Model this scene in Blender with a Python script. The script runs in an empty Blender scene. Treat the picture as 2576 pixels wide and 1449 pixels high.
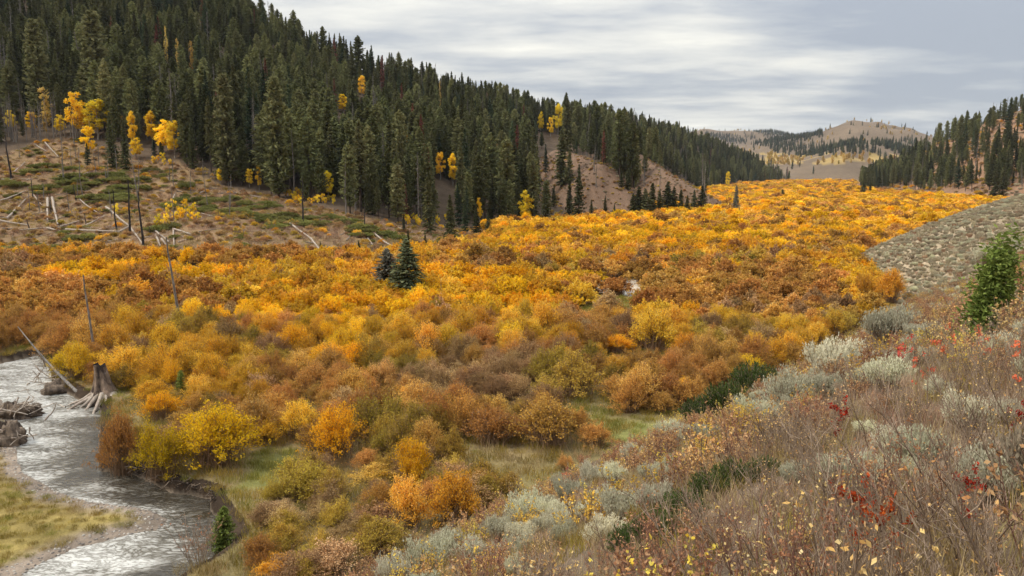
import bpy, math, random
import numpy as np
from math import pi, radians, sin, cos, tan, atan2, sqrt

rng = np.random.default_rng(7)
random.seed(7)
scene = bpy.context.scene
COL = scene.collection

# ---------------------------------------------------------------- camera model (u,v measured on a 2576x1449 view)
FPX = 1950.0; CH = 15.0; CX, CY = 1288.0, 724.5; HV = 430.0
PITCH = math.atan((CY - HV) / FPX)
cp, sp = cos(PITCH), sin(PITCH)
CAM = np.array([0.0, 0.0, CH])

def ray(u, v):
    xc = (u - CX) / FPX; yc = -(v - CY) / FPX
    return np.array([xc, cp + yc * sp, -sp + yc * cp])

def project(x, y, z):
    dx, dy, dz = x, y, z - CH
    f = dy * cp - dz * sp
    up = dy * sp + dz * cp
    f = np.where(f > 0.05, f, 0.05)
    return CX + FPX * dx / f, CY - FPX * up / f, f

def flat(u, v, z=0.0):
    d = ray(u, v); t = (z - CH) / d[2]
    return np.array([d[0] * t, d[1] * t, z])

def at(u, v, y):
    """point seen at (u,v) whose forward distance is y"""
    d = ray(u, v); t = y / d[1]
    return np.array([d[0] * t, y, CH + d[2] * t])

# ---------------------------------------------------------------- noise
def _h(ix, iy, s):
    n = (ix.astype(np.int64) * 374761393 + iy.astype(np.int64) * 668265263 + s * 974711) & 0x7fffffff
    n = ((n ^ (n >> 13)) * 1274126177) & 0x7fffffff
    n = (n ^ (n >> 16)) & 0xffff
    return n / 65535.0

def vnoise(x, y, s=0):
    x = np.asarray(x, float); y = np.asarray(y, float)
    ix = np.floor(x); iy = np.floor(y); fx = x - ix; fy = y - iy
    fx = fx * fx * (3 - 2 * fx); fy = fy * fy * (3 - 2 * fy)
    a = _h(ix, iy, s); b = _h(ix + 1, iy, s); c = _h(ix, iy + 1, s); d = _h(ix + 1, iy + 1, s)
    return (a * (1 - fx) + b * fx) * (1 - fy) + (c * (1 - fx) + d * fx) * fy

def fbm(x, y, s=0, o=4):
    t = 0; a = 0.5; n = 0
    for i in range(o):
        t = t + a * vnoise(x * 2 ** i, y * 2 ** i, s + i * 17); n += a; a *= 0.55
    return t / n

def sstep(a, b, x):
    t = np.clip((np.asarray(x, float) - a) / (b - a), 0, 1)
    return t * t * (3 - 2 * t)

def in_poly(px, py, poly):
    px = np.asarray(px, float); py = np.asarray(py, float)
    ins = np.zeros(px.shape, bool); n = len(poly)
    for i in range(n):
        x1, y1 = poly[i][0], poly[i][1]; x2, y2 = poly[(i + 1) % n][0], poly[(i + 1) % n][1]
        c = (y1 > py) != (y2 > py)
        xi = (x2 - x1) * (py - y1) / ((y2 - y1) if y2 != y1 else 1e-9) + x1
        ins ^= c & (px < xi)
    return ins

def dist_poly(px, py, poly, closed=True):
    px = np.asarray(px, float); py = np.asarray(py, float)
    best = np.full(px.shape, 1e9); n = len(poly)
    for i in range(n if closed else n - 1):
        x1, y1 = poly[i][0], poly[i][1]; x2, y2 = poly[(i + 1) % n][0], poly[(i + 1) % n][1]
        dx, dy = x2 - x1, y2 - y1; L = dx * dx + dy * dy + 1e-12
        t = np.clip(((px - x1) * dx + (py - y1) * dy) / L, 0, 1)
        best = np.minimum(best, np.hypot(px - x1 - t * dx, py - y1 - t * dy))
    return best

# ---------------------------------------------------------------- terrain: radial profiles of the valley sides
def zv(u, v, fwd):
    return at(u, v, fwd)[2]
def rfw(u, fwd):
    d = ray(u, HV); return fwd * math.hypot(d[0], d[1]) / d[1]
def az_of(u):
    d = ray(u, HV); return math.atan2(d[0], d[1])
def toef(v): return CH * FPX / (v - HV)

def colm(u, toe_v, edge, mid, crest, back=-0.25):
    """u, toe image row, edge (v,fwd), mid, crest (v,fwd)"""
    ks = [(rfw(u, toef(toe_v)), 0.0)]
    for k in (edge, mid, crest):
        if k is None: ks.append(None); continue
        ks.append((rfw(u, k[1]), zv(u, k[0], k[1])))
    if ks[2] is None:
        a, b = ks[1], ks[3]; ks[2] = ((a[0] + b[0]) / 2, (a[1] + b[1]) / 2)
    c = ks[3]
    ks.append((c[0] * 1.35, c[1] * 0.75)); ks.append((c[0] * 2.3, 0.0))
    return (az_of(u), ks)

BC = []
BC.append((radians(-100), [(90, 0), (140, 16), (240, 70), (400, 140), (700, 120), (1200, 40)]))
BC.append((radians(-60), [(130, 0), (200, 18), (300, 70), (460, 150), (720, 120), (1200, 40)]))
BC.append(colm(0, 622, (398, 225), (190, 300), (-60, 430)))
BC.append(colm(300, 640, (420, 215), (210, 285), (-40, 430)))
BC.append(colm(590, 650, (467, 200), (250, 300), (45, 420)))
BC.append(colm(900, 635, (527, 190), (340, 310), (190, 430)))
BC.append(colm(1190, 590, (560, 215), (380, 330), (262, 470)))
BC.append(colm(1340, 566, (550, 232), (400, 370), (303, 540)))
BC.append(colm(1500, 552, (520, 270), (380, 420), (312, 620)))
BC.append(colm(1600, 520, (480, 380), None, (322, 700)))
BC.append(colm(1700, 490, (452, 580), None, (345, 800)))
BC.append(colm(1800, 472, (442, 780), None, (375, 930)))
BC.append(colm(1900, 463, (446, 940), None, (415, 1060)))
BC.append(colm(1960, 458, (455, 1100), None, (452, 1200)))
BC.append((az_of(2010), [(1100, 0), (1150, 0), (1200, 0), (1300, 0), (1500, 0), (2500, 0)]))
BC.append((az_of(2140), [(750, 0), (800, 0), (850, 0), (950, 0), (1200, 0), (2200, 0)]))
BC.append(colm(2180, 480, (475, 620), None, (466, 760)))
BC.append(colm(2260, 489, (477, 540), None, (432, 760)))
BC.append(colm(2350, 494, (477, 500), None, (366, 660)))
BC.append(colm(2420, 499, (475, 450), None, (333, 620)))
BC.append(colm(2500, 505, (480, 420), None, (297, 600)))
BC.append(colm(2580, 508, (480, 400), None, (258, 590)))
BC.append(colm(2900, 515, (480, 380), None, (200, 580)))
BC.append((radians(70), [(250, 0), (300, 20), (400, 50), (520, 110), (700, 100), (1200, 40)]))
BC.append((radians(110), [(150, 0), (300, 20), (400, 50), (520, 110), (700, 100), (1200, 40)]))
BC.sort(key=lambda c: c[0])

FARC = []
def farcol(table, u, toe_v, toe_f, mids, crest_v, crest_f):
    ks = [(rfw(u, toe_f), 0.0)]
    for v, f in mids: ks.append((rfw(u, f), zv(u, v, f)))
    ks.append((rfw(u, crest_f), zv(u, crest_v, crest_f)))
    ks.append((rfw(u, crest_f * 1.4), zv(u, crest_v, crest_f) * 0.4)); ks.append((rfw(u, crest_f * 2.0), 0.0))
    table.append((az_of(u), ks))
for u, cv in ((-800, 420), (1000, 412), (1500, 410), (1700, 405), (1800, 392), (1850, 384), (1895, 369), (1960, 356), (2020, 343), (2060, 330), (2100, 314), (2135, 303),
              (2170, 302), (2205, 307), (2250, 318), (2290, 331), (2330, 343), (2370, 356), (2440, 372), (2600, 390), (3300, 400)):
    farcol(FARC, u, 457, 1085, [(min(417, cv + 60 if cv < 357 else 417), 1500), (max(min(392, cv + 40), (cv + 417) / 2 if cv < 390 else cv + 6), 1850)], cv, 2450)
FARD = []
for u, cv in ((-800, 400), (1000, 385), (1500, 345), (1700, 334), (1765, 323), (1850, 330), (1900, 337), (1985, 336), (2070, 342), (2200, 350), (2330, 352), (2450, 358), (2700, 370), (3300, 400)):
    farcol(FARD, u, 450, 2400, [(430, 2500), (400, 2800)], cv, 3400)

AZG = np.radians(np.linspace(-100, 110, 1051))
LR = np.linspace(math.log(20), math.log(9000), 700)
def table(cols):
    cols = sorted(cols, key=lambda c: c[0])
    az = np.array([c[0] for c in cols]); K = len(cols[0][1])
    out = np.zeros((len(AZG), len(LR)))
    R = np.stack([np.interp(AZG, az, [c[1][k][0] for c in cols]) for k in range(K)], 1)
    Z = np.stack([np.interp(AZG, az, [c[1][k][1] for c in cols]) for k in range(K)], 1)
    rr = np.exp(LR)
    for i in range(len(AZG)):
        out[i] = np.interp(rr, np.concatenate([[1.0], R[i]]), np.concatenate([[0.0], Z[i]]))
    for _ in range(2):
        out = (np.roll(out, 1, 0) + np.roll(out, -1, 0) + 2 * out) / 4
        out[:, 1:-1] = (out[:, :-2] + out[:, 2:] + 2 * out[:, 1:-1]) / 4
    return out
TB, TC, TD = table(BC), table(FARC), table(FARD)
def lookup(T, x, y):
    az = np.arctan2(x, y); lr = np.log(np.maximum(np.hypot(x, y), 20.5))
    a = (az - AZG[0]) / (AZG[1] - AZG[0]); b = (lr - LR[0]) / (LR[1] - LR[0])
    ok = (a >= 0) & (a <= len(AZG) - 1.001)
    a = np.clip(a, 0, len(AZG) - 1.001); b = np.clip(b, 0, len(LR) - 1.001)
    i = a.astype(int); j = b.astype(int); fa = a - i; fb = b - j
    z = (T[i, j] * (1 - fb) + T[i, j + 1] * fb) * (1 - fa) + (T[i + 1, j] * (1 - fb) + T[i + 1, j + 1] * fb) * fa
    return np.where(ok, z, 0.0)

def ridge(x, y, pts, slope_l, slope_r):
    """height of a spur: falls away from its crest polyline"""
    best = np.full(np.shape(x), -1e3)
    for (x1, y1, h1), (x2, y2, h2) in zip(pts[:-1], pts[1:]):
        dx, dy = x2 - x1, y2 - y1; L = dx * dx + dy * dy
        k_ = 1.0 + 0.045 * max(0.0, h1 - 9.0)          # higher flanks are steeper
        t = np.clip(((x - x1) * dx + (y - y1) * dy) / L, 0, 1)
        ox, oy = x - x1 - t * dx, y - y1 - t * dy
        d = np.hypot(ox, oy); side = dx * oy - dy * ox
        s = np.where(side > 0, slope_l, slope_r)
        best = np.maximum(best, h1 + (h2 - h1) * t - s * k_ * (np.sqrt(d * d + 9) - 3))
    return best
SPUR_A = [tuple(at(1400, 375, 330)), tuple(at(1440, 387, 300)), tuple(at(1512, 414, 272)), tuple(at(1592, 499, 255)), tuple(at(1606, 545, 250))]
SPUR_B = [tuple(at(1560, 372, 430)), tuple(at(1600, 384, 400)), tuple(at(1672, 432, 350)), tuple(at(1780, 494, 310)), tuple(at(1812, 530, 296))]
def sage_spur(x, y):
    """the sage covered spur: a face rising from its toe line, falling away behind its crest"""
    s2 = 0.95 * (x - 46.0) - 0.30 * (y - 90.0)
    h = np.where(s2 > 0, 18 * (1 - np.exp(-0.55 * np.maximum(s2, 0) / 18)) + np.maximum(s2, 0) * 0.02, 0.5 * s2)
    b_ = y - (138.0 + 0.06 * (x - 59.0))
    return h - 0.38 * (b_ + np.sqrt(b_ * b_ + 16.0)) + 0.5
SAGE_OLD = [(59, 138, -1.0), (76, 139, 6.2), (93, 141, 10.6), (118, 145, 17.0), (160, 150, 26.0), (260, 150, 48.0)]

# river
RB = [(-700, 890), (-300, 905), (0, 914), (46, 905), (96, 893), (128, 930), (133, 960), (160, 985), (192, 1001), (225, 1018), (256, 1026), (254, 1060), (250, 1120), (249, 1184), (329, 1190),
      (384, 1213), (430, 1240), (485, 1246), (531, 1259), (533, 1285), (563, 1326), (590, 1367), (567, 1392), (530, 1418), (476, 1449), (400, 1500), (250, 1600), (60, 1750)]
LB = [(-900, 1750), (-500, 1640), (-200, 1540), (55, 1447), (114, 1413), (183, 1383), (256, 1362), (320, 1346), (393, 1335), (415, 1318), (421, 1307), (389, 1289), (338, 1276), (293, 1271), (220, 1262), (137, 1234),
      (82, 1202), (55, 1188), (44, 1152), (40, 1130), (30, 1060), (0, 1000), (-300, 985), (-700, 960)]
WZ = -0.55
RIVER = [tuple(flat(u, v, WZ)[:2]) for u, v in RB + LB]
BAR = [tuple(flat(u, v, WZ)[:2]) for u, v in LB]
R2 = [(1478, 727), (1510, 720), (1530, 712), (1560, 706), (1600, 711), (1580, 722), (1612, 738), (1600, 747), (1555, 741), (1520, 736)]
POND = [tuple(flat(u, v, -0.3)[:2]) for u, v in R2]
R3 = [(2010, 640), (2060, 644), (2110, 650), (2100, 655), (2040, 650)]
POND3 = [tuple(flat(u, v, -0.3)[:2]) for u, v in R3]

def near_plane(x, y):
    s = 0.77 * x - 0.64 * y + 21.5 - 0.5 * sstep(15, 30, y) - 1.2 * np.exp(-((y - 62.0) / 18.0) ** 2)
    z = 0.598 * s
    return np.where(z > 30, 30 + (z - 30) * 0.5, z)
def smax(a, b, k):
    h = np.clip(0.5 + 0.5 * (a - b) / k, 0, 1)
    return b * (1 - h) + a * h + k * h * (1 - h)

def height(x, y, river=True):
    x = np.asarray(x, float); y = np.asarray(y, float)
    b = lookup(TB, x, y)
    c = np.maximum(lookup(TC, x, y), lookup(TD, x, y))
    hill = np.clip(b / 12, 0, 1)
    b = b + hill * ((fbm(x / 45, y / 45, 3) - 0.5) * 7 + (fbm(x / 9, y / 9, 5, 3) - 0.5) * 1.6)
    fm = np.clip(c / 40, 0, 1)
    c = c + fm * ((fbm(x / 260, y / 260, 9, 4) - 0.5) * 70 * np.clip(c / 120, 0, 1) + (fbm(x / 70, y / 70, 10, 3) - 0.5) * 14)
    g = (fbm(x / 14, y / 14, 1, 3) - 0.5) * 0.5
    z = smax(b, g - 0.02, 0.6) - 0.1
    z = np.maximum(z, c)
    for sp_, sl, sr in ((SPUR_A, 0.6, 0.62), (SPUR_B, 0.6, 0.6)):
        r = ridge(x, y, sp_, sl, sr)
        z = smax(z, r + np.clip(r / 4, 0, 1) * (fbm(x / 8, y / 8, 21, 3) - 0.5) * 1.6, 1.0)
    sg = sage_spur(x, y)
    z = smax(z, sg + np.clip(sg, 0, 1) * (fbm(x / 6, y / 6, 31, 3) - 0.5) * 0.9, 1.2)
    p = near_plane(x, y)
    z = smax(z, p + np.clip(p, 0, 1) * (fbm(x / 3, y / 3, 41, 3) - 0.5) * 0.5, 0.8)
    if river:
        m = (y > 20) & (y < 130) & (x < 20) & (x > -160)
        if np.any(m):
            xs, ys = x[m], y[m]
            ins = in_poly(xs, ys, RIVER); d = dist_poly(xs, ys, RIVER); sd = np.where(ins, -d, d)
            db = dist_poly(xs, ys, BAR, False)
            bar = (~ins) & (db <= d + 0.01)
            wob = (fbm(xs / 1.1, ys / 1.1, 61, 3) - 0.5)
            cut = WZ - 0.5 + sstep(-0.9, 0.55, sd + wob * 0.5) * 1.0
            bari = WZ - 0.45 + sstep(-1.6, 0.0, sd + wob * 0.7) * 0.47 + np.clip(sd, 0, 6) * 0.07 + wob * 0.06
            w = np.where(bar, bari, cut)
            bank = np.where(bar, sstep(0, 7, sd), sstep(0, 1.0, sd))
            zz = z[m]
            bed = WZ - np.clip(-sd * 0.5, 0.02, 0.5)
            z[m] = np.where(ins, bed, w * (1 - bank) + zz * bank)
        for P in (POND, POND3):
            m = (np.abs(x - P[0][0]) < 40) & (np.abs(y - P[0][1]) < 60)
            if np.any(m):
                ins = in_poly(x[m], y[m], P); d = dist_poly(x[m], y[m], P)
                zz = z[m]; z[m] = np.where(ins, np.minimum(zz, -0.34 - np.clip(d, 0, .3)), np.where((d < 2.0) & (zz < 1), np.minimum(zz, -0.3 + d * 0.15), zz))
    return z

def hgt(x, y):
    return float(height(np.array([float(x)]), np.array([float(y)]))[0])

def hit(u, v, tmin=1.2, tmax=4000.0):
    d = ray(u, v)
    t = np.exp(np.linspace(math.log(tmin), math.log(tmax), 1600))
    X, Y, Z = d[0] * t, d[1] * t, CH + d[2] * t
    b = Z < height(X, Y)
    if not b.any(): return hit(u, v + 4, tmin, tmax)      # above the skyline: step down onto it
    i = int(np.argmax(b)); i0 = max(i - 1, 0)
    tt = np.linspace(t[i0], t[i], 24)
    b = CH + d[2] * tt < height(d[0] * tt, d[1] * tt)
    k = tt[int(np.argmax(b))] if b.any() else t[i]
    x, y = d[0] * k, d[1] * k
    return np.array([x, y, hgt(x, y)])

def visible(x, y, z, margin=0.0):
    """is the point (x,y,z) in view of the camera over the bare ground?"""
    x = np.asarray(x, float); y = np.asarray(y, float); z = np.asarray(z, float)
    ok = np.ones(x.shape, bool)
    for k in np.concatenate([np.linspace(0.06, 0.9, 40), [0.93, 0.96, 0.98]]):
        hz = height(x * k, y * k, False)
        ok &= (CH + (z - CH) * k) > hz - margin
    return ok

# ---------------------------------------------------------------- mesh helpers
class Geo:
    def __init__(s): s.V = []; s.F = []; s.M = []; s.A = []; s.n = 0
    def add(s, V, F, mat=0, var=0.5):
        V = np.asarray(V, np.float32).reshape(-1, 3); F = np.asarray(F, np.int64).reshape(-1, 4)
        s.V.append(V); s.F.append(F + s.n); s.n += len(V)
        s.M.append(np.full(len(F), mat, np.int32))
        s.A.append(np.broadcast_to(np.asarray(var, np.float32), (len(F),)).copy())
    def join(s, o, matoff=0):
        for V, F, M, A in zip(o.V, o.F, o.M, o.A):
            pass
        base = s.n
        s.V += o.V; s.F += [f + base for f in o.F]; s.M += [m + matoff for m in o.M]; s.A += o.A; s.n += o.n
    def mesh(s, name, mats, smooth=False):
        V = np.concatenate(s.V); F = np.concatenate(s.F); M = np.concatenate(s.M); A = np.concatenate(s.A)
        me = bpy.data.meshes.new(name)
        me.vertices.add(len(V)); me.vertices.foreach_set('co', V.ravel())
        me.loops.add(len(F) * 4); me.loops.foreach_set('vertex_index', F.ravel().astype(np.int32))
        me.polygons.add(len(F)); me.polygons.foreach_set('loop_start', np.arange(0, len(F) * 4, 4, dtype=np.int32))
        me.update(calc_edges=True)
        me.polygons.foreach_set('material_index', M)
        if smooth: me.polygons.foreach_set('use_smooth', np.ones(len(F), bool))
        at_ = me.attributes.new('leafvar', 'FLOAT', 'FACE'); at_.data.foreach_set('value', A)
        for m in mats: me.materials.append(m)
        return me

def unit(v):
    return v / np.maximum(np.linalg.norm(v, axis=-1, keepdims=True), 1e-9)

def leaf_quads(g, C, a, b, R, var=None, mat=0, dirs=None, jit=1.0):
    """diamond leaves at C, half length a, half width b"""
    n = len(C); D = unit(R.normal(size=(n, 3)))
    if dirs is not None: D = unit(dirs + D * jit)
    W = unit(np.cross(D, R.normal(size=(n, 3))))
    a = np.broadcast_to(a, (n,))[:, None] * R.uniform(0.7, 1.3, (n, 1)); b = np.broadcast_to(b, (n,))[:, None] * R.uniform(0.7, 1.3, (n, 1))
    V = np.stack([C - D * a, C + W * b - D * a * 0.15, C + D * a, C - W * b - D * a * 0.15], 1)
    if var is None: var = R.random(n)
    g.add(V, np.arange(n * 4).reshape(n, 4), mat, var)

def tube(g, P, r, sides=5, mat=0, var=0.5, cap=False):
    P = np.asarray(P, float); k = len(P); r = np.broadcast_to(np.asarray(r, float), (k,))
    T = unit(np.gradient(P, axis=0))
    ref = np.array([0.0, 0.0, 1.0]) if abs(T[:, 2]).mean() < 0.8 else np.array([1.0, 0.0, 0.0])
    U = unit(np.cross(T, ref)); W = np.cross(T, U)
    a = np.arange(sides) * 2 * pi / sides
    V = P[:, None, :] + r[:, None, None] * (U[:, None, :] * np.cos(a)[None, :, None] + W[:, None, :] * np.sin(a)[None, :, None])
    i = np.arange(k - 1)[:, None] * sides; j = np.arange(sides)[None, :]; j2 = (j + 1) % sides
    F = np.stack(np.broadcast_arrays(i + j, i + j2, i + sides + j2, i + sides + j), -1).reshape(-1, 4)
    g.add(V.reshape(-1, 3), F, mat, var)
    if cap and sides in (4, 6, 8):
        for base in (0, (k - 1) * sides):
            Vc = V.reshape(-1, 3)[base:base + sides]
            for q in range(0, sides - 2, 2):
                g.add(Vc[[0, q + 1, q + 2, min(q + 3, sides - 1)]], [[0, 1, 2, 3]], mat, var)

def ribbons(g, A, B, r, R, mat=0, var=None, mid=None):
    """many thin three-sided twigs from A to B (n,3), bowed through mid"""
    n = len(A)
    if mid is None: mid = (A + B) / 2 + R.normal(size=(n, 3)) * np.linalg.norm(B - A, axis=1, keepdims=True) * 0.06
    T = unit(B - A); U = unit(np.cross(T, R.normal(size=(n, 3)))); W = np.cross(T, U)
    r = np.broadcast_to(r, (n,))[:, None]
    ring = []
    for P, s in ((A, 1.0), (mid, 0.75), (B, 0.4)):
        for k in range(3):
            a = k * 2 * pi / 3
            ring.append(P + (U * cos(a) + W * sin(a)) * r * s)
    V = np.stack(ring, 1)
    f = []
    for s in (0, 3):
        for k in range(3):
            f.append([s + k, s + (k + 1) % 3, s + 3 + (k + 1) % 3, s + 3 + k])
    F = (np.arange(n)[:, None, None] * 9 + np.array(f)[None]).reshape(-1, 4)
    if var is None: var = R.random(n)
    g.add(V.reshape(-1, 3), F, mat, np.repeat(var, 6))

# ---------------------------------------------------------------- object helpers
def link(o, parent=None):
    COL.objects.link(o)
    if parent is not None: o.parent = parent
    return o
def tag(o, label=None, cat=None, group=None, kind=None):
    if label: o['label'] = label
    if cat: o['category'] = cat
    if group: o['group'] = group
    if kind: o['kind'] = kind
    return o
def empty(name, loc, rz=0.0, s=1.0):
    o = bpy.data.objects.new(name, None); o.empty_display_size = 0.2
    o.location = loc; o.rotation_euler = (0, 0, rz); o.scale = (s, s, s) if np.isscalar(s) else s
    return link(o)
def place(name, parts, loc, rz, s, label, cat, group=None, tilt=(0, 0)):
    """a thing: an empty at its base with one mesh per part; one part only -> the mesh itself"""
    if len(parts) == 1:
        o = bpy.data.objects.new(name, parts[0][1]); o.location = loc
        o.rotation_euler = (tilt[0], tilt[1], rz); o.scale = (s, s, s) if np.isscalar(s) else s
        link(o)
    else:
        o = empty(name, loc, rz, s); o.rotation_euler = (tilt[0], tilt[1], rz)
        for pn, me in parts:
            link(bpy.data.objects.new(pn, me), o)
    return tag(o, label, cat, group)

# ---------------------------------------------------------------- materials
def newmat(name):
    m = bpy.data.materials.new(name); m.use_nodes = True; nt = m.node_tree; nt.nodes.clear()
    return m, nt, nt.nodes, nt.links
def mathn(nt, op, a, b=None, c=None):
    n = nt.nodes.new('ShaderNodeMath'); n.operation = op
    for i, x in enumerate((a, b, c)):
        if x is None: continue
        if isinstance(x, (int, float)): n.inputs[i].default_value = x
        else: nt.links.new(x, n.inputs[i])
    return n.outputs[0]
def mixc(nt, f, a, b, mode='MIX'):
    n = nt.nodes.new('ShaderNodeMix'); n.data_type = 'RGBA'; n.blend_type = mode
    for i, x in ((0, f), (6, a), (7, b)):
        if isinstance(x, (int, float)): n.inputs[i].default_value = x
        elif isinstance(x, tuple): n.inputs[i].default_value = (*x, 1.0)
        else: nt.links.new(x, n.inputs[i])
    return n.outputs[2]
def noise(nt, scale, detail=3.0, vec=None, rough=0.6):
    n = nt.nodes.new('ShaderNodeTexNoise'); n.inputs['Scale'].default_value = scale
    n.inputs['Detail'].default_value = detail; n.inputs['Roughness'].default_value = rough
    if vec is not None: nt.links.new(vec, n.inputs['Vector'])
    return n.outputs['Fac']
def ramp(nt, fac, stops):
    n = nt.nodes.new('ShaderNodeValToRGB'); e = n.color_ramp.elements
    while len(e) < len(stops): e.new(0.5)
    for el, (p, c) in zip(e, stops): el.position = p; el.color = (*c, 1.0)
    nt.links.new(fac, n.inputs[0]); return n.outputs[0]

def foliage(name, stops, trans=0.25, var_obj=0.5, vr=0.45):
    """leaf material: each leaf takes its own tone, each plant is shifted a little"""
    m, nt, N, L = newmat(name)
    a = N.new('ShaderNodeAttribute'); a.attribute_name = 'leafvar'
    oi = N.new('ShaderNodeObjectInfo')
    f = mathn(nt, 'ADD', mathn(nt, 'MULTIPLY', a.outputs['Fac'], 1 - var_obj), mathn(nt, 'MULTIPLY', oi.outputs['Random'], var_obj))
    c = ramp(nt, f, stops)
    hs = N.new('ShaderNodeHueSaturation'); L.new(c, hs.inputs['Color'])
    r2 = mathn(nt, 'FRACT', mathn(nt, 'MULTIPLY', oi.outputs['Random'], 17.3))
    L.new(mathn(nt, 'MULTIPLY_ADD', r2, vr, 1.0 - vr / 2), hs.inputs['Value'])
    L.new(mathn(nt, 'MULTIPLY_ADD', mathn(nt, 'FRACT', mathn(nt, 'MULTIPLY', oi.outputs['Random'], 53.1)), 0.024, 0.488), hs.inputs['Hue'])
    c = hs.outputs[0]
    d = N.new('ShaderNodeBsdfDiffuse'); L.new(c, d.inputs['Color']); d.inputs['Roughness'].default_value = 0.3
    t = N.new('ShaderNodeBsdfTranslucent'); L.new(c, t.inputs['Color'])
    mx = N.new('ShaderNodeMixShader'); mx.inputs[0].default_value = trans
    L.new(d.outputs[0], mx.inputs[1]); L.new(t.outputs[0], mx.inputs[2])
    o = N.new('ShaderNodeOutputMaterial'); L.new(mx.outputs[0], o.inputs[0])
    return m
def bark(name, c1, c2, scale=6.0, rough=0.9):
    m, nt, N, L = newmat(name)
    tc = N.new('ShaderNodeTexCoord')
    mp = N.new('ShaderNodeMapping'); mp.inputs['Scale'].default_value = (1, 1, 0.25); L.new(tc.outputs['Object'], mp.inputs[0])
    f = noise(nt, scale, 5, mp.outputs[0], 0.7)
    a = N.new('ShaderNodeAttribute'); a.attribute_name = 'leafvar'
    f = mathn(nt, 'ADD', mathn(nt, 'MULTIPLY_ADD', f, 1.6, -0.5), mathn(nt, 'MULTIPLY_ADD', a.outputs['Fac'], 0.4, -0.2))
    c = ramp(nt, f, [(0.15, c1), (0.85, c2)])
    d = N.new('ShaderNodeBsdfPrincipled'); L.new(c, d.inputs['Base Color']); d.inputs['Roughness'].default_value = rough
    d.inputs['Specular IOR Level'].default_value = 0.2
    bp = N.new('ShaderNodeBump'); bp.inputs['Strength'].default_value = 0.5; bp.inputs['Distance'].default_value = 0.03
    L.new(f, bp.inputs['Height']); L.new(bp.outputs[0], d.inputs['Normal'])
    o = N.new('ShaderNodeOutputMaterial'); L.new(d.outputs[0], o.inputs[0])
    return m
# ---------------------------------------------------------------- plant materials
M = {}
M['willow_yellow'] = foliage('willow_yellow_leaves', [(0.0, (0.52, 0.27, 0.015)), (0.35, (0.84, 0.47, 0.02)), (0.75, (0.97, 0.60, 0.03)), (1.0, (0.95, 0.70, 0.12))], 0.35)
M['willow_gold'] = foliage('willow_gold_leaves', [(0.0, (0.40, 0.20, 0.025)), (0.35, (0.70, 0.385, 0.035)), (0.75, (0.86, 0.53, 0.055)), (1.0, (0.92, 0.66, 0.18))], 0.32)
M['willow_rust'] = foliage('willow_rust_leaves', [(0.0, (0.24, 0.12, 0.04)), (0.4, (0.52, 0.265, 0.06)), (0.8, (0.74, 0.42, 0.10)), (1.0, (0.86, 0.58, 0.22))], 0.28)
M['willow_brown'] = foliage('willow_brown_leaves', [(0.0, (0.21, 0.13, 0.065)), (0.4, (0.43, 0.255, 0.105)), (0.8, (0.62, 0.40, 0.17)), (1.0, (0.76, 0.57, 0.30))], 0.25)
M['willow_olive'] = foliage('willow_olive_leaves', [(0.0, (0.21, 0.15, 0.035)), (0.4, (0.42, 0.29, 0.05)), (0.8, (0.64, 0.43, 0.07)), (1.0, (0.82, 0.58, 0.14))], 0.3)
M['willow_green'] = foliage('willow_green_yellow_leaves', [(0.0, (0.26, 0.19, 0.012)), (0.4, (0.58, 0.40, 0.015)), (0.8, (0.80, 0.52, 0.02)), (1.0, (0.85, 0.62, 0.06))], 0.35)
M['willow_peach'] = foliage('willow_peach_leaves', [(0.0, (0.42, 0.22, 0.07)), (0.5, (0.72, 0.40, 0.13)), (1.0, (0.85, 0.55, 0.24))], 0.3)
M['stems'] = bark('willow_stems', (0.20, 0.12, 0.065), (0.48, 0.31, 0.18), 9)
M['redstems'] = bark('russet_stems', (0.20, 0.10, 0.07), (0.52, 0.30, 0.20), 9)
M['greystems'] = bark('bare_grey_stems', (0.21, 0.145, 0.095), (0.60, 0.45, 0.31), 9)
M['conifer'] = foliage('spruce_needles', [(0.0, (0.030, 0.032, 0.015)), (0.5, (0.092, 0.094, 0.040)), (1.0, (0.19, 0.18, 0.075))], 0.2, 0.45, vr=0.8)
M['conifer_pine'] = foliage('pine_needles', [(0.0, (0.06, 0.064, 0.026)), (0.5, (0.165, 0.17, 0.068)), (1.0, (0.29, 0.275, 0.115))], 0.2, 0.4, vr=0.8)
M['conifer_blue'] = foliage('blue_green_spruce_needles', [(0.0, (0.022, 0.032, 0.018)), (0.5, (0.06, 0.08, 0.042)), (1.0, (0.125, 0.15, 0.07))], 0.2, 0.4, vr=0.8)
M['pine_light'] = foliage('light_pine_needles', [(0.0, (0.07, 0.072, 0.028)), (0.5, (0.19, 0.19, 0.08)), (1.0, (0.33, 0.31, 0.14))], 0.25, 0.1, 0.15)
M['spruce_mid'] = foliage('mid_green_spruce_needles', [(0.0, (0.045, 0.055, 0.026)), (0.5, (0.15, 0.17, 0.08)), (1.0, (0.30, 0.32, 0.16))], 0.2, 0.1, 0.15)
M['spruce_grey'] = foliage('greyish_spruce_needles', [(0.0, (0.075, 0.07, 0.05)), (0.5, (0.20, 0.19, 0.13)), (1.0, (0.36, 0.34, 0.25))], 0.2, 0.1, 0.15)
M['straw_pink'] = foliage('pinkish_straw_blades', [(0.0, (0.26, 0.15, 0.10)), (0.5, (0.46, 0.31, 0.20)), (1.0, (0.64, 0.48, 0.33))], 0.3, 0.4)
M['fir_green'] = foliage('bright_fir_needles', [(0.0, (0.09, 0.12, 0.03)), (0.5, (0.22, 0.28, 0.06)), (1.0, (0.42, 0.46, 0.12))], 0.2, 0.2)
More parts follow.
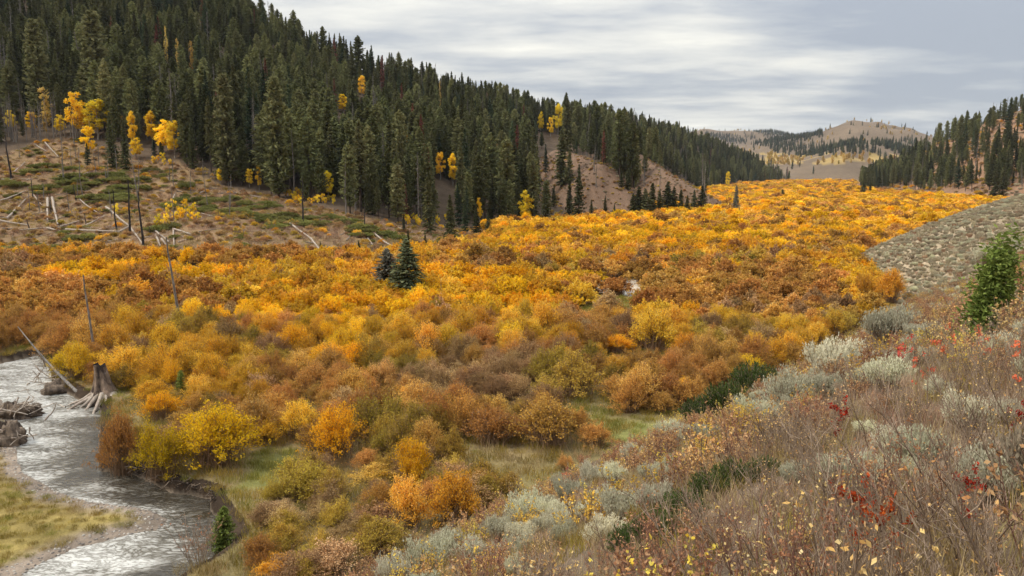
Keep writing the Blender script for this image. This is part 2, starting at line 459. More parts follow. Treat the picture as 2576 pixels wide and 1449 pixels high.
M['needles_red'] = foliage('dead_red_needles', [(0.0, (0.09, 0.038, 0.028)), (0.5, (0.20, 0.08, 0.055)), (1.0, (0.30, 0.14, 0.09))], 0.1)
M['needles_grey'] = foliage('dead_grey_twigs', [(0.0, (0.09, 0.08, 0.065)), (0.5, (0.17, 0.15, 0.12)), (1.0, (0.26, 0.23, 0.19))], 0.1)
M['aspen'] = foliage('aspen_yellow_leaves', [(0.0, (0.82, 0.48, 0.02)), (0.4, (0.98, 0.70, 0.03)), (1.0, (1.0, 0.84, 0.14))], 0.4, 0.4)
M['aspen_pale'] = foliage('aspen_pale_leaves', [(0.0, (0.35, 0.20, 0.05)), (0.5, (0.62, 0.42, 0.10)), (1.0, (0.75, 0.58, 0.22))], 0.35, 0.4)
M['sage'] = foliage('sagebrush_leaves', [(0.0, (0.30, 0.275, 0.185)), (0.45, (0.58, 0.545, 0.375)), (1.0, (0.80, 0.76, 0.54))], 0.22, 0.3)
M['sage_dry'] = foliage('dry_sagebrush_leaves', [(0.0, (0.24, 0.19, 0.125)), (0.5, (0.48, 0.40, 0.265)), (1.0, (0.70, 0.61, 0.42))], 0.2, 0.5)
M['juniper'] = foliage('juniper_needles', [(0.0, (0.035, 0.05, 0.016)), (0.5, (0.085, 0.12, 0.032)), (1.0, (0.18, 0.21, 0.06))], 0.12, 0.2)
M['green_mat'] = foliage('low_green_shrub_leaves', [(0.0, (0.13, 0.13, 0.035)), (0.5, (0.27, 0.265, 0.075)), (1.0, (0.46, 0.42, 0.15))], 0.2, 0.4)
M['leaf_tan'] = foliage('tan_orange_leaves', [(0.0, (0.42, 0.18, 0.07)), (0.4, (0.70, 0.42, 0.14)), (0.8, (0.85, 0.60, 0.26)), (1.0, (0.88, 0.72, 0.42))], 0.3, 0.35)
M['leaf_yellow'] = foliage('yellow_leaves', [(0.0, (0.55, 0.32, 0.05)), (0.5, (0.85, 0.58, 0.08)), (1.0, (0.88, 0.74, 0.20))], 0.3, 0.35)
M['leaf_pink'] = foliage('reddish_brown_leaves', [(0.0, (0.26, 0.11, 0.055)), (0.5, (0.48, 0.25, 0.12)), (1.0, (0.68, 0.43, 0.22))], 0.3, 0.35)
M['leaf_red'] = foliage('red_leaves', [(0.0, (0.20, 0.022, 0.012)), (0.5, (0.42, 0.045, 0.018)), (1.0, (0.66, 0.12, 0.035))], 0.3, 0.2)
M['leaf_coral'] = foliage('coral_red_leaves', [(0.0, (0.60, 0.08, 0.05)), (0.5, (0.85, 0.16, 0.09)), (1.0, (0.90, 0.30, 0.14))], 0.3, 0.2)
M['grass_tan'] = foliage('dry_grass_blades', [(0.0, (0.22, 0.15, 0.06)), (0.5, (0.42, 0.31, 0.14)), (1.0, (0.62, 0.50, 0.27))], 0.3, 0.5)
M['grass_green'] = foliage('green_grass_blades', [(0.0, (0.14, 0.14, 0.025)), (0.5, (0.28, 0.26, 0.05)), (1.0, (0.44, 0.38, 0.10))], 0.3, 0.4)
M['grass_olive'] = foliage('olive_grass_blades', [(0.0, (0.16, 0.12, 0.03)), (0.5, (0.32, 0.23, 0.05)), (1.0, (0.52, 0.38, 0.08))], 0.3, 0.5)
M['trunk'] = bark('conifer_bark', (0.05, 0.035, 0.025), (0.16, 0.12, 0.09), 5)
M['trunk_grey'] = bark('weathered_grey_wood', (0.14, 0.12, 0.10), (0.42, 0.37, 0.31), 5)
M['trunk_burnt'] = bark('charred_wood', (0.018, 0.015, 0.014), (0.12, 0.10, 0.09), 5)
M['log_pale'] = bark('bleached_log_wood', (0.26, 0.20, 0.15), (0.66, 0.56, 0.44), 4)
M['trunk_aspen'] = bark('aspen_bark', (0.20, 0.17, 0.13), (0.56, 0.51, 0.42), 4)
M['stump_wood'] = bark('stump_wood', (0.05, 0.034, 0.026), (0.60, 0.42, 0.28), 2.2)
M['root_mud'] = bark('muddy_root_wood', (0.05, 0.035, 0.025), (0.34, 0.25, 0.17), 3)

# ---------------------------------------------------------------- plant meshes: each returns [(part name, Geo, material)]
def conifer(seed, H=16.0, W=1.9, base=0.06, whorls=38, per=8, q=6, a=0.42, b=0.17, droop=0.35, expo=0.85, keep=1.0, mat='conifer', rtop=0.0, bark_='trunk'):
    R = np.random.default_rng(seed)
    t = np.linspace(0, 1, whorls) ** 0.9 + R.normal(size=whorls) * 0.006
    t = np.clip(t, 0, 0.995)
    z0 = H * (base + (1 - base) * t)
    L0 = W * ((1 - t) ** expo * (1 - rtop) + rtop * np.sqrt(np.clip(1 - t * t, 0, 1))) + 0.06
    # thin lower branches
    L0 *= np.clip(0.55 + t * 4, 0, 1)
    C = []; D = []; VV = []; SA = []; BA = []; BB = []
    side_ph = R.uniform(0, 6.28); 
    for i in range(whorls):
        for k in range(per):
            if R.random() > keep: continue
            az = R.uniform(0, 2 * pi)
            lob = 1.0 + 0.22 * sin(az * 2 + side_ph + t[i] * 5) + R.normal() * 0.2
            L = L0[i] * max(0.25, lob)
            z = z0[i] + R.normal() * 0.12
            d = np.array([cos(az), sin(az), 0.0])
            dr = droop * (1.0 - 0.9 * t[i]) - 0.30 * t[i]
            s = np.linspace(0.22, 1.0, q) + R.normal(size=q) * 0.03
            P = np.array([0, 0, z]) + d * (L * s)[:, None] + np.array([0, 0, -1.0]) * (L * dr * s ** 1.3 - 0.10 * L * s ** 3)[:, None]
            P += R.normal(size=P.shape) * 0.06
            C.append(P); D.append(np.broadcast_to(d * 0.8 + np.array([0, 0, -dr - 0.25]), P.shape))
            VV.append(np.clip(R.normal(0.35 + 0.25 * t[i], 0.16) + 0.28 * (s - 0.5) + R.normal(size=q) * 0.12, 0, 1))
            SA.append(np.full(q, min(1.0, 0.45 + L / W)))
            BA.append([0, 0, z]); BB.append(P[-1])
    C = np.concatenate(C); D = np.concatenate(D); VV = np.concatenate(VV); SA = np.concatenate(SA)
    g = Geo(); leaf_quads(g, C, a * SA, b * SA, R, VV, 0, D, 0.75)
    tr = Geo()
    tube(tr, [[0, 0, -0.8], [0, 0, H * 0.3], [R.normal() * .1, R.normal() * .1, H * 0.7], [0, 0, H * 0.985]], [H * 0.0125, H * 0.0105, H * 0.006, 0.02], 6)
    ribbons(tr, np.array(BA)[::3], np.array(BB)[::3], 0.0016 * H, R)
    return [('crown', g, M[mat]), ('trunk', tr, M[bark_])]

def snag(seed, H=10.0, r=0.14, nb=40, bl=1.2, mat='trunk_grey', broken=True, lean=0.0):
    R = np.random.default_rng(seed)
    g = Geo(); n = 9
    z = np.linspace(-0.6, H, n); off = np.cumsum(R.normal(size=(n, 2)) * r * 0.35, 0)
    P = np.stack([off[:, 0] + lean * z, off[:, 1], z], 1)
    tube(g, P, np.linspace(r * 1.25, r * (0.45 if broken else 0.12), n), 6, 0, 0.5, True)
    b = Geo()
    if nb:
        t = R.uniform(0.25, 0.99, nb); A = np.stack([np.interp(t * H, z, P[:, i]) for i in range(3)], 1)
        az = R.uniform(0, 2 * pi, nb); L = bl * R.uniform(0.25, 1.0, nb) * (1.15 - t)
        B = A + np.stack([np.cos(az) * L, np.sin(az) * L, L * R.uniform(-0.5, 0.25, nb)], 1)
        ribbons(b, A, B, r * 0.16, R)
        return [('trunk', g, M[mat]), ('branches', b, M[mat])]
    return [('trunk', g, M[mat])]

def aspen(seed, H=9.0, W=1.6, n=1500, base=0.22, mat='aspen', leaf=0.135, clumps=46):
    R = np.random.default_rng(seed)
    zc = H * R.uniform(base, 0.96, clumps); tt = (zc / H - base) / (1 - base)
    rr = W * np.sqrt(np.clip(1 - (2 * tt - 0.9) ** 2 * 0.85, 0.05, 1)) * R.uniform(0.1, 0.85, clumps)
    az = R.uniform(0, 2 * pi, clumps)
    cc = np.stack([np.cos(az) * rr, np.sin(az) * rr, zc], 1)
    k = R.integers(0, clumps, n)
    P = cc[k] + unit(R.normal(size=(n, 3))) * (R.random((n, 1)) ** 0.45) * np.array([0.7, 0.7, 1.0]) * W * 0.36
    g = Geo(); leaf_quads(g, P, leaf, leaf * 0.75, R)
    tr = Geo(); tube(tr, [[0, 0, -0.5], [0.08, 0, H * 0.4], [-0.05, 0.05, H * 0.75], [0, 0, H * 0.97]], [0.13, 0.10, 0.06, 0.015], 6)
    ribbons(tr, np.stack([cc[:, 0] * 0, cc[:, 1] * 0, cc[:, 2] - rr * 0.6], 1), cc, 0.03, R)
    return [('crown', g, M[mat]), ('trunk', tr, M['trunk_aspen'])]

def willow(seed, mat, rad=1.6, H=2.3, nst=260, per=30, leaf=0.047, lw=0.020, stem_r=0.010, spread=0.75, jit=0.07, bare=0.0, stemmat='stems', low=0.35):
    R = np.random.default_rng(seed)
    nl = 9
    la = R.uniform(0, 2 * pi, nl); lr = R.uniform(0.15, 0.72, nl) * rad
    lobes = np.stack([np.cos(la) * lr, np.sin(la) * lr, R.uniform(0.62, 1.05, nl) * H], 1)
    k = R.integers(0, nl, nst)
    az = R.uniform(0, 2 * pi, nst); q_ = np.abs(R.normal(size=nst)) * 0.34
    lrad = rad * np.minimum(q_, 0.85)
    xy = np.stack([lobes[k, 0] + np.cos(az) * lrad, lobes[k, 1] + np.sin(az) * lrad], 1)
    out = np.hypot(xy[:, 0], xy[:, 1]) / rad
    tip = np.concatenate([xy, (lobes[k, 2] * np.clip(1.04 - 0.42 * out ** 2 - 0.25 * q_, 0.3, 2) * R.uniform(0.70, 1.14, nst))[:, None]], 1)
    A = np.stack([lobes[k, 0] * 0.35 + R.normal(size=nst) * 0.16 * rad, lobes[k, 1] * 0.35 + R.normal(size=nst) * 0.16 * rad, np.full(nst, -0.1)], 1)
    mid = A * 0.45 + tip * 0.55; mid[:, 2] = A[:, 2] * 0.3 + tip[:, 2] * 0.62; mid[:, :2] = A[:, :2] * 0.62 + tip[:, :2] * 0.38
    st = Geo(); ribbons(st, A, tip, stem_r, R, 0, None, mid)
    # side twigs
    nt_ = nst * 2; kk = R.integers(0, nst, nt_); t = R.uniform(0.5, 0.95, nt_)[:, None]
    Q = mid[kk] * (1 - t) + tip[kk] * t; E = Q + unit(unit(tip[kk] - mid[kk]) + R.normal(size=(nt_, 3)) * 0.45 + np.array([0, 0, 0.35])) * R.uniform(0.15, 0.50, (nt_, 1)) * rad / 1.6
    ribbons(st, Q, E, stem_r * 0.6, R)
    n = int(nst * per * (1 - bare)); k = R.integers(0, nst, n); t = (R.random(n) ** 0.6)[:, None]
    P = (mid[k] * (1 - t) + tip[k] * t)
    kq = R.random(n) < 0.5; j = R.integers(0, nt_, n); s = R.random((n, 1)); P[kq] = (Q[j] * (1 - s) + E[j] * s)[kq]
    P = P + R.normal(size=P.shape) * jit
    P[:, 2] = np.maximum(P[:, 2], low * R.random(n))
    stem_tone = R.normal(0, 0.16, nst)
    var = np.clip(R.normal(0.48, 0.20, n) + stem_tone[k] + 0.20 * (P[:, 2] / H - 0.6), 0, 1)
    g = Geo(); leaf_quads(g, P, leaf, lw, R, var, 0, unit(tip[k] - mid[k]), 0.9)
    return [('leaves', g, M[mat]), ('stems', st, M[stemmat])]

def sage(seed, rad=0.75, H=0.85, n=5200, mat='sage', leaf=0.032, lw=0.010, nst=160):
    R = np.random.default_rng(seed)
    nl = 11; la = R.uniform(0, 2 * pi, nl); lr = R.uniform(0.15, 0.75, nl) * rad
    lob = np.stack([np.cos(la) * lr, np.sin(la) * lr, H * R.uniform(0.45, 0.8, nl)], 1)
    k = R.integers(0, nl, nst); d = unit(R.normal(size=(nst, 3)) * np.array([0.75, 0.75, 0.5]) + np.array([0, 0, 0.65]))
    tip = lob[k] + d * R.uniform(0.12, 0.30, (nst, 1)) * rad / 0.75
    A = np.stack([lob[k, 0] * 0.25, lob[k, 1] * 0.25, np.full(nst, -0.06)], 1) + R.normal(size=(nst, 3)) * 0.04
    mid = (A + tip) / 2 + np.stack([lob[k, 0] * 0.15, lob[k, 1] * 0.15, np.zeros(nst)], 1)
    st = Geo(); ribbons(st, A, tip, 0.008, R, 0, None, mid)
    k = R.integers(0, nst, n); t = (R.random(n) ** 0.5)[:, None]
    P = mid[k] * (1 - t) + tip[k] * t + R.normal(size=(n, 3)) * 0.035 * rad / 0.75
    var = np.clip(R.normal(0.5, 0.2, n) + 0.35 * (t[:, 0] - 0.6), 0, 1)
    g = Geo(); leaf_quads(g, P, leaf, lw, R, var, 0, unit(tip[k] - mid[k]) + np.array([0, 0, 0.5]), 0.5)
    return [('leaves', g, M[mat]), ('stems', st, M['greystems'])]

def twig_shrub(seed, H=1.05, rad=0.55, nm=15, leaves=150, mat='leaf_tan', leaf=0.020, stem_r=0.006, stemmat='greystems', lean=0.15, cluster=0.0):
    R = np.random.default_rng(seed)
    az = R.uniform(0, 2 * pi, nm); rr = rad * np.sqrt(R.random(nm))
    A = np.stack([np.cos(az) * 0.12, np.sin(az) * 0.12, np.full(nm, -0.08)], 1) + R.normal(size=(nm, 3)) * 0.05
    B = np.stack([np.cos(az) * rr - lean, np.sin(az) * rr, H * R.uniform(0.65, 1.08, nm)], 1)
    mid = (A + B) / 2 + R.normal(size=(nm, 3)) * 0.06
    st = Geo(); ribbons(st, A, B, stem_r * R.uniform(0.8, 1.5, nm), R, 0, None, mid)
    E = []; S = []
    def sub(S0, M0, B0, cnt, lo, hi, r):
        n = cnt * len(S0); k = np.repeat(np.arange(len(S0)), cnt); t = R.uniform(0.25, 0.98, n)[:, None]
        Q = np.where(t < 0.5, S0[k] * (1 - 2 * t) + M0[k] * 2 * t, M0[k] * (2 - 2 * t) + B0[k] * (2 * t - 1))
        dd = unit(unit(B0[k] - S0[k]) + R.normal(size=(n, 3)) * 0.42 + np.array([0, 0, 0.25]))
        Z = Q + dd * R.uniform(lo, hi, (n, 1)) * H
        ribbons(st, Q, Z, r, R); return Q, (Q + Z) / 2, Z
    q1 = sub(A, mid, B, 5, 0.16, 0.42, stem_r * 0.6)
    q2 = sub(*q1, 3, 0.06, 0.18, stem_r * 0.38)
    parts = [('stems', st, M[stemmat])]
    if leaves:
        n = leaves; k = R.integers(0, len(q2[0]), n) if not cluster else R.choice(R.integers(0, len(q2[0]), int(cluster)), n)
        t = R.random((n, 1)); P = q2[0][k] * (1 - t) + q2[2][k] * t + R.normal(size=(n, 3)) * (0.015 if not cluster else 0.03)
        g = Geo(); leaf_quads(g, P, leaf, leaf * 0.62, R)
        parts.insert(0, ('leaves', g, M[mat]))
    return parts

def juniper(seed, rad=0.8, H=0.6, nb=150, per=36, mat='juniper', leaf=0.035, lw=0.013, spike=0.25):
    R = np.random.default_rng(seed)
    az = R.uniform(0, 2 * pi, nb); rr = rad * np.sqrt(R.random(nb)) * 0.85
    A = np.stack([np.cos(az) * rr * 0.45, np.sin(az) * rr * 0.45, np.full(nb, 0.02)], 1)
    top = H * np.sqrt(np.clip(1 - (rr / rad) ** 2, 0.08, 1)) * R.uniform(0.7, 1.15, nb)
    B = np.stack([np.cos(az) * rr * 1.12, np.sin(az) * rr * 1.12, top], 1)
    st = Geo(); ribbons(st, A, B, 0.010, R)
    n = nb * per; k = R.integers(0, nb, n); t = (R.random(n) ** 0.7)[:, None]
    P = A[k] * (1 - t) + B[k] * t + R.normal(size=(n, 3)) * 0.045 * (1.25 - t) * (rad / 0.8)
    var = np.clip(R.normal(0.35, 0.18, n) + 0.35 * (t[:, 0] - 0.5), 0, 1)
    g = Geo(); leaf_quads(g, P, leaf, lw, R, var, 0, unit(B[k] - A[k]), 0.6)
    return [('needles', g, M[mat]), ('stems', st, M['greystems'])]

def tuft(seed, rad=0.5, H=0.30, n=80, w=0.008, mat='grass_tan'):
    R = np.random.default_rng(seed)
    az = R.uniform(0, 2 * pi, n); rr = rad * np.sqrt(R.random(n)); h = H * R.uniform(0.4, 1.1, n)
    d = unit(np.stack([R.normal(size=n) * 0.35, R.normal(size=n) * 0.35, np.ones(n)], 1))
    C = np.stack([np.cos(az) * rr, np.sin(az) * rr, np.zeros(n)], 1) + d * (h * 0.5)[:, None]
    g = Geo(); leaf_quads(g, C, h * 0.55, w, R, None, 0, d, 0.02)
    return [('blades', g, M[mat])]

def meshes(parts, name):
    out = []
    for pn, g, m in parts: out.append((pn, g.mesh(name + '_' + pn, [m])))
    return out
def merged(parts, name):
    g = Geo()
    mats = []
    for i, (pn, gg, m) in enumerate(parts):
        off = g.n
        for V, F, Mi, A in zip(gg.V, gg.F, gg.M, gg.A):
            g.V.append(V); g.F.append(F + off); g.M.append(Mi + i); g.A.append(A)
        g.n += gg.n; mats.append(m)
    return g.mesh(name, mats)

# ---------------------------------------------------------------- uncountable cover: one object that scatters plants over its points
def stuff(name, label, cat, protos, pts, kinds, rz, scl, zs=None):
    """protos: meshes; pts (n,3)"""
    n = len(pts)
    me = bpy.data.meshes.new(name); me.vertices.add(n); me.vertices.foreach_set('co', np.asarray(pts, np.float32).ravel())
    a = me.attributes.new('plant_kind', 'INT', 'POINT'); a.data.foreach_set('value', np.asarray(kinds, np.int32))
    rot = np.zeros((n, 3), np.float32); rot[:, 2] = rz
    rot[:, 0] = rng.normal(size=n) * 0.04; rot[:, 1] = rng.normal(size=n) * 0.04
    a = me.attributes.new('turn', 'FLOAT_VECTOR', 'POINT'); a.data.foreach_set('vector', rot.ravel())
    s3 = np.repeat(np.asarray(scl, np.float32)[:, None], 3, 1)
    if zs is not None: s3[:, 2] *= zs
    a = me.attributes.new('size', 'FLOAT_VECTOR', 'POINT'); a.data.foreach_set('vector', s3.ravel())
    o = bpy.data.objects.new(name, me); link(o); tag(o, label, cat, kind='stuff')
    nt = bpy.data.node_groups.new(name, 'GeometryNodeTree')
    nt.interface.new_socket('Geometry', in_out='INPUT', socket_type='NodeSocketGeometry')
    nt.interface.new_socket('Geometry', in_out='OUTPUT', socket_type='NodeSocketGeometry')
    N = nt.nodes; L = nt.links
    gi = N.new('NodeGroupInput'); go = N.new('NodeGroupOutput'); J = N.new('GeometryNodeJoinGeometry')
    def attr(nm, ty):
        x = N.new('GeometryNodeInputNamedAttribute'); x.data_type = ty; x.inputs['Name'].default_value = nm; return x.outputs['Attribute']
    k = attr('plant_kind', 'INT'); r = attr('turn', 'FLOAT_VECTOR'); s = attr('size', 'FLOAT_VECTOR')
    for i, pm in enumerate(protos):
        po = bpy.data.objects.new(pm.name, pm)
        oi = N.new('GeometryNodeObjectInfo'); oi.inputs['Object'].default_value = po; oi.transform_space = 'ORIGINAL'
        ip = N.new('GeometryNodeInstanceOnPoints')
        c = N.new('FunctionNodeCompare'); c.data_type = 'INT'; c.operation = 'EQUAL'
        ints = [q for q in c.inputs if q.type == 'INT']
        L.new(k, ints[0]); ints[1].default_value = i
        L.new(gi.outputs[0], ip.inputs['Points']); L.new(oi.outputs['Geometry'], ip.inputs['Instance'])
        L.new(c.outputs[0], ip.inputs['Selection'])
        L.new(r, ip.inputs['Rotation']); L.new(s, ip.inputs['Scale'])
        L.new(ip.outputs[0], J.inputs[0])
    L.new(J.outputs[0], go.inputs[0])
    md = o.modifiers.new('scatter', 'NODES'); md.node_group = nt
    return o
# ---------------------------------------------------------------- world, sun, camera
SUN_EL, SUN_AZ = radians(50), radians(-98)          # azimuth from +Y towards +X
w = bpy.data.worlds.new('World'); scene.world = w; w.use_nodes = True
nt = w.node_tree; nt.nodes.clear(); N = nt.nodes; L = nt.links
sky = N.new('ShaderNodeTexSky'); sky.sky_type = 'NISHITA'; sky.sun_disc = False
sky.sun_elevation = SUN_EL; sky.sun_rotation = SUN_AZ
tc = N.new('ShaderNodeTexCoord'); sx = N.new('ShaderNodeSeparateXYZ'); L.new(tc.outputs['Generated'], sx.inputs[0])
zc = mathn(nt, 'MAXIMUM', sx.outputs['Z'], 0.0)
inv = mathn(nt, 'DIVIDE', 1.0, mathn(nt, 'ADD', zc, 0.10))
cb = N.new('ShaderNodeCombineXYZ')
L.new(mathn(nt, 'MULTIPLY', sx.outputs['X'], inv), cb.inputs[0]); L.new(mathn(nt, 'MULTIPLY', sx.outputs['Y'], inv), cb.inputs[1])
mp = N.new('ShaderNodeMapping'); mp.inputs['Scale'].default_value = (0.60, 1.0, 1.0); mp.inputs['Rotation'].default_value = (0, 0, radians(-8)); mp.inputs['Location'].default_value = (3.1, 1.7, 0)
L.new(cb.outputs[0], mp.inputs[0])
n1 = noise(nt, 1.0, 5, mp.outputs[0], 0.5)
n2 = noise(nt, 2.4, 5, mp.outputs[0], 0.6)
f = mathn(nt, 'ADD', mathn(nt, 'MULTIPLY_ADD', n1, 1.15, -0.30), mathn(nt, 'MULTIPLY_ADD', n2, 0.75, -0.14))
# brighter towards the upper left, where the sun stands behind the cloud
dl = N.new('ShaderNodeVectorMath'); dl.operation = 'DOT_PRODUCT'; L.new(tc.outputs['Generated'], dl.inputs[0]); dl.inputs[1].default_value = (-0.42, 0.80, 0.43)
gl = mathn(nt, 'MULTIPLY_ADD', dl.outputs['Value'], 1.1, -0.93)
f = mathn(nt, 'ADD', f, gl)
hz = mathn(nt, 'MULTIPLY', mathn(nt, 'SUBTRACT', 0.10, zc), 1.9)
f = mathn(nt, 'ADD', f, mathn(nt, 'MAXIMUM', hz, 0.0))
dg = N.new('ShaderNodeVectorMath'); dg.operation = 'DOT_PRODUCT'; L.new(tc.outputs['Generated'], dg.inputs[0]); dg.inputs[1].default_value = (0.272, 0.960, 0.060)
gg = mathn(nt, 'MINIMUM', mathn(nt, 'MAXIMUM', mathn(nt, 'MULTIPLY_ADD', dg.outputs['Value'], 16.0, -15.78), 0.0), 0.2)   # thinner cloud low over the far hills
f = mathn(nt, 'ADD', f, gg)
cc = ramp(nt, f, [(0.25, (0.225, 0.245, 0.278)), (0.42, (0.305, 0.318, 0.332)), (0.54, (0.40, 0.40, 0.387)), (0.70, (0.50, 0.49, 0.448)), (0.9, (0.66, 0.63, 0.55))])
vm = N.new('ShaderNodeVectorMath'); vm.operation = 'SCALE'; L.new(cc, vm.inputs[0])
zb = mathn(nt, 'MULTIPLY_ADD', mathn(nt, 'MULTIPLY', zc, zc), 3.0, 0.85)       # cloud is brighter overhead
L.new(mathn(nt, 'MULTIPLY', zb, 10.0), vm.inputs['Scale'])
mx = mixc(nt, 0.95, sky.outputs[0], vm.outputs[0])
bg = N.new('ShaderNodeBackground'); bg.inputs['Strength'].default_value = 0.1; L.new(mx, bg.inputs['Color'])
ow = N.new('ShaderNodeOutputWorld'); L.new(bg.outputs[0], ow.inputs[0])
w.cycles.sampling_method = 'MANUAL'; w.cycles.sample_map_resolution = 512

sl = bpy.data.lights.new('sun', 'SUN'); sl.energy = 1.5; sl.angle = radians(10); sl.color = (1.0, 0.95, 0.86)
so = bpy.data.objects.new('sun', sl); COL.objects.link(so)
from mathutils import Vector
sd = Vector((sin(SUN_AZ) * cos(SUN_EL), cos(SUN_AZ) * cos(SUN_EL), sin(SUN_EL)))
so.rotation_euler = (-sd).to_track_quat('-Z', 'Y').to_euler(); so.location = (0, 0, 60)

cam = bpy.data.cameras.new('camera'); cam.sensor_width = 36; cam.lens = 36 * FPX / 2576; cam.clip_end = 20000; cam.clip_start = 0.1
co = bpy.data.objects.new('camera', cam); COL.objects.link(co); co.location = (0, 0, CH); co.rotation_euler = (pi / 2 - PITCH, 0, 0)
scene.camera = co
scene.view_settings.view_transform = 'Standard'; scene.view_settings.look = 'None'; scene.view_settings.exposure = 1.08; scene.view_settings.gamma = 1
scene.cycles.max_bounces = 6; scene.cycles.diffuse_bounces = 3; scene.cycles.transmission_bounces = 3; scene.cycles.glossy_bounces = 2
scene.cycles.volume_bounces = 0; scene.cycles.use_adaptive_sampling = True; scene.cycles.adaptive_threshold = 0.02

# ---------------------------------------------------------------- ground sheet
az = np.concatenate([np.linspace(-180, -50, 66)[:-1], np.linspace(-50, 46, 800), np.linspace(46, 180, 68)[1:]])
azr = np.radians(az)
rr = np.concatenate([[0.05], np.geomspace(0.6, 22, 110)[:-1], np.geomspace(22, 110, 300)[:-1], np.geomspace(110, 620, 190)[:-1], np.geomspace(620, 8000, 120)])
AA, RR = np.meshgrid(azr, rr)
GX, GY = np.sin(AA) * RR, np.cos(AA) * RR
GZ = height(GX, GY)
nr, na = GX.shape
idx = np.arange(nr * na).reshape(nr, na)
F = np.stack([idx[:-1, :-1], idx[:-1, 1:], idx[1:, 1:], idx[1:, :-1]], -1).reshape(-1, 4)[:, ::-1]
V = np.stack([GX, GY, GZ], -1).reshape(-1, 3).astype(np.float32)
me = bpy.data.meshes.new('ground')
me.vertices.add(len(V)); me.vertices.foreach_set('co', V.ravel())
me.loops.add(len(F) * 4); me.loops.foreach_set('vertex_index', F.ravel().astype(np.int32))
me.polygons.add(len(F)); me.polygons.foreach_set('loop_start', np.arange(0, len(F) * 4, 4, dtype=np.int32)); me.update(calc_edges=True)
me.polygons.foreach_set('use_smooth', np.ones(len(F), bool))

CLEAR = [(-600, 640), (-600, 300), (0, 395), (120, 350), (200, 352), (330, 400), (450, 408), (560, 470), (700, 500), (820, 525), (1000, 562), (1240, 585), (1235, 605), (1060, 640), (900, 650), (600, 655), (300, 650)]
BAREA = [(1335, 398), (1432, 384), (1512, 412), (1592, 497), (1608, 556), (1560, 566), (1400, 570), (1362, 500)]
BAREB = [(1592, 400), (1672, 430), (1775, 490), (1815, 525), (1812, 545), (1740, 545), (1690, 500), (1610, 470)]
MEADOW = [[(1400, 1020), (1500, 1035), (1640, 1045), (1690, 1060), (1660, 1120), (1560, 1150), (1500, 1120)], [(640, 1130), (740, 1120), (790, 1180), (700, 1240), (560, 1260), (610, 1190)],
          [(1470, 742), (1625, 744), (1610, 822), (1430, 822)], [(250, 672), (480, 668), (600, 690), (420, 700), (240, 700)]]
def zones(x, y, z):
    u, v, f = project(x, y, z)
    s = 0.77 * x - 0.64 * y + 21.0
    near = (near_plane(x, y) > -0.3) & (np.hypot(x, y) < 130) & (y < 112)
    sgz = sage_spur(x, y)
    sagez = (sgz > -0.3) & (sgz > near_plane(x, y)) & (y > 80) & (x > 30)
    return u, v, near, sagez
gx, gy, gz = V[:, 0].astype(float), V[:, 1].astype(float), V[:, 2].astype(float)
u, v, near, sagez = zones(gx, gy, gz)
dist = np.hypot(gx, gy)
def C(*c): return np.array(c)
nz = fbm(gx / 7, gy / 7, 71, 4)[:, None]; nz2 = fbm(gx / 1.3, gy / 1.3, 72, 3)[:, None]
floor = C(.24, .165, .08) * (1 - nz) + C(.20, .165, .065) * nz
floor = floor * (0.75 + 0.5 * nz2)
col = floor.copy()
def mixin(mask, c, soft=None):
    global col
    m = np.asarray(mask, float)[:, None]; col = col * (1 - m) + c * m
for P in MEADOW:
    wob = (fbm(gx / 2.5, gy / 2.5, 97, 3) - .5) * 60; dp_ = dist_poly(u + wob, v + wob * .5, P)
    mixin((np.where(in_poly(u + wob, v + wob * .5, P), 1.0, 0.0) * sstep(0, 28, dp_)) * ((gz < 1) & ~near), C(.19, .18, .055) * (0.7 + 0.6 * nz) )
mixin(sstep(58, 84, gy + (nz[:, 0] - .5) * 20) * ((gz < 1.0) & ~near & ~sagez), C(.27, .175, .06) * (0.7 + 0.6 * nz2))
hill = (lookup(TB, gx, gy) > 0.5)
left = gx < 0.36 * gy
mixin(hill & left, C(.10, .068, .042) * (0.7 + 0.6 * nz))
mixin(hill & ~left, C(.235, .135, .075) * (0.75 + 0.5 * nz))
clear = in_poly(u, v, CLEAR) & (gy > 120) & (gy < 330) & (gx < 20)
mixin(clear, (C(.25, .145, .08) * (1 - nz) + C(.21, .145, .065) * nz) * (0.75 + 0.5 * nz2))
bare = (ridge(gx, gy, SPUR_A, .6, .62) > 0.2) | (ridge(gx, gy, SPUR_B, .6, .6) > 0.2)
streak = fbm(gx / 1.5, gy / 9, 75, 3)[:, None]
mixin(bare & (gy > 200) & (gy < 460), C(.155, .096, .060) * (0.72 + 0.56 * streak))
far = np.maximum(lookup(TC, gx, gy), lookup(TD, gx, gy)) > 2
fn = fbm(gx / 90, gy / 90, 77, 4)[:, None]
mixin(far, C(.160, .112, .068) * (0.6 + 0.8 * fn))
band = far & (v > 386) & (v < 413) & (dist < 2300)
mixin(band & (fbm(gx / 40, gy / 40, 78) > 0.45), C(.34, .23, .08) * (0.7 + 0.6 * fn))
mixin(near, C(.185, .135, .09) * (0.6 + 0.8 * nz2))
mixin(sagez, (C(.35, .275, .175) * (1 - nz) + C(.31, .235, .15) * nz) * (0.65 + 0.7 * nz2))
rm = (gy > 20) & (gy < 130) & (gx < 20) & (gx > -160)
ins = np.zeros(len(gx), bool); dd = np.full(len(gx), 99.0); db = np.full(len(gx), 99.0)
ins[rm] = in_poly(gx[rm], gy[rm], RIVER); dd[rm] = dist_poly(gx[rm], gy[rm], RIVER); db[rm] = dist_poly(gx[rm], gy[rm], BAR, False)
barm = (~ins) & (db <= dd + 0.01)
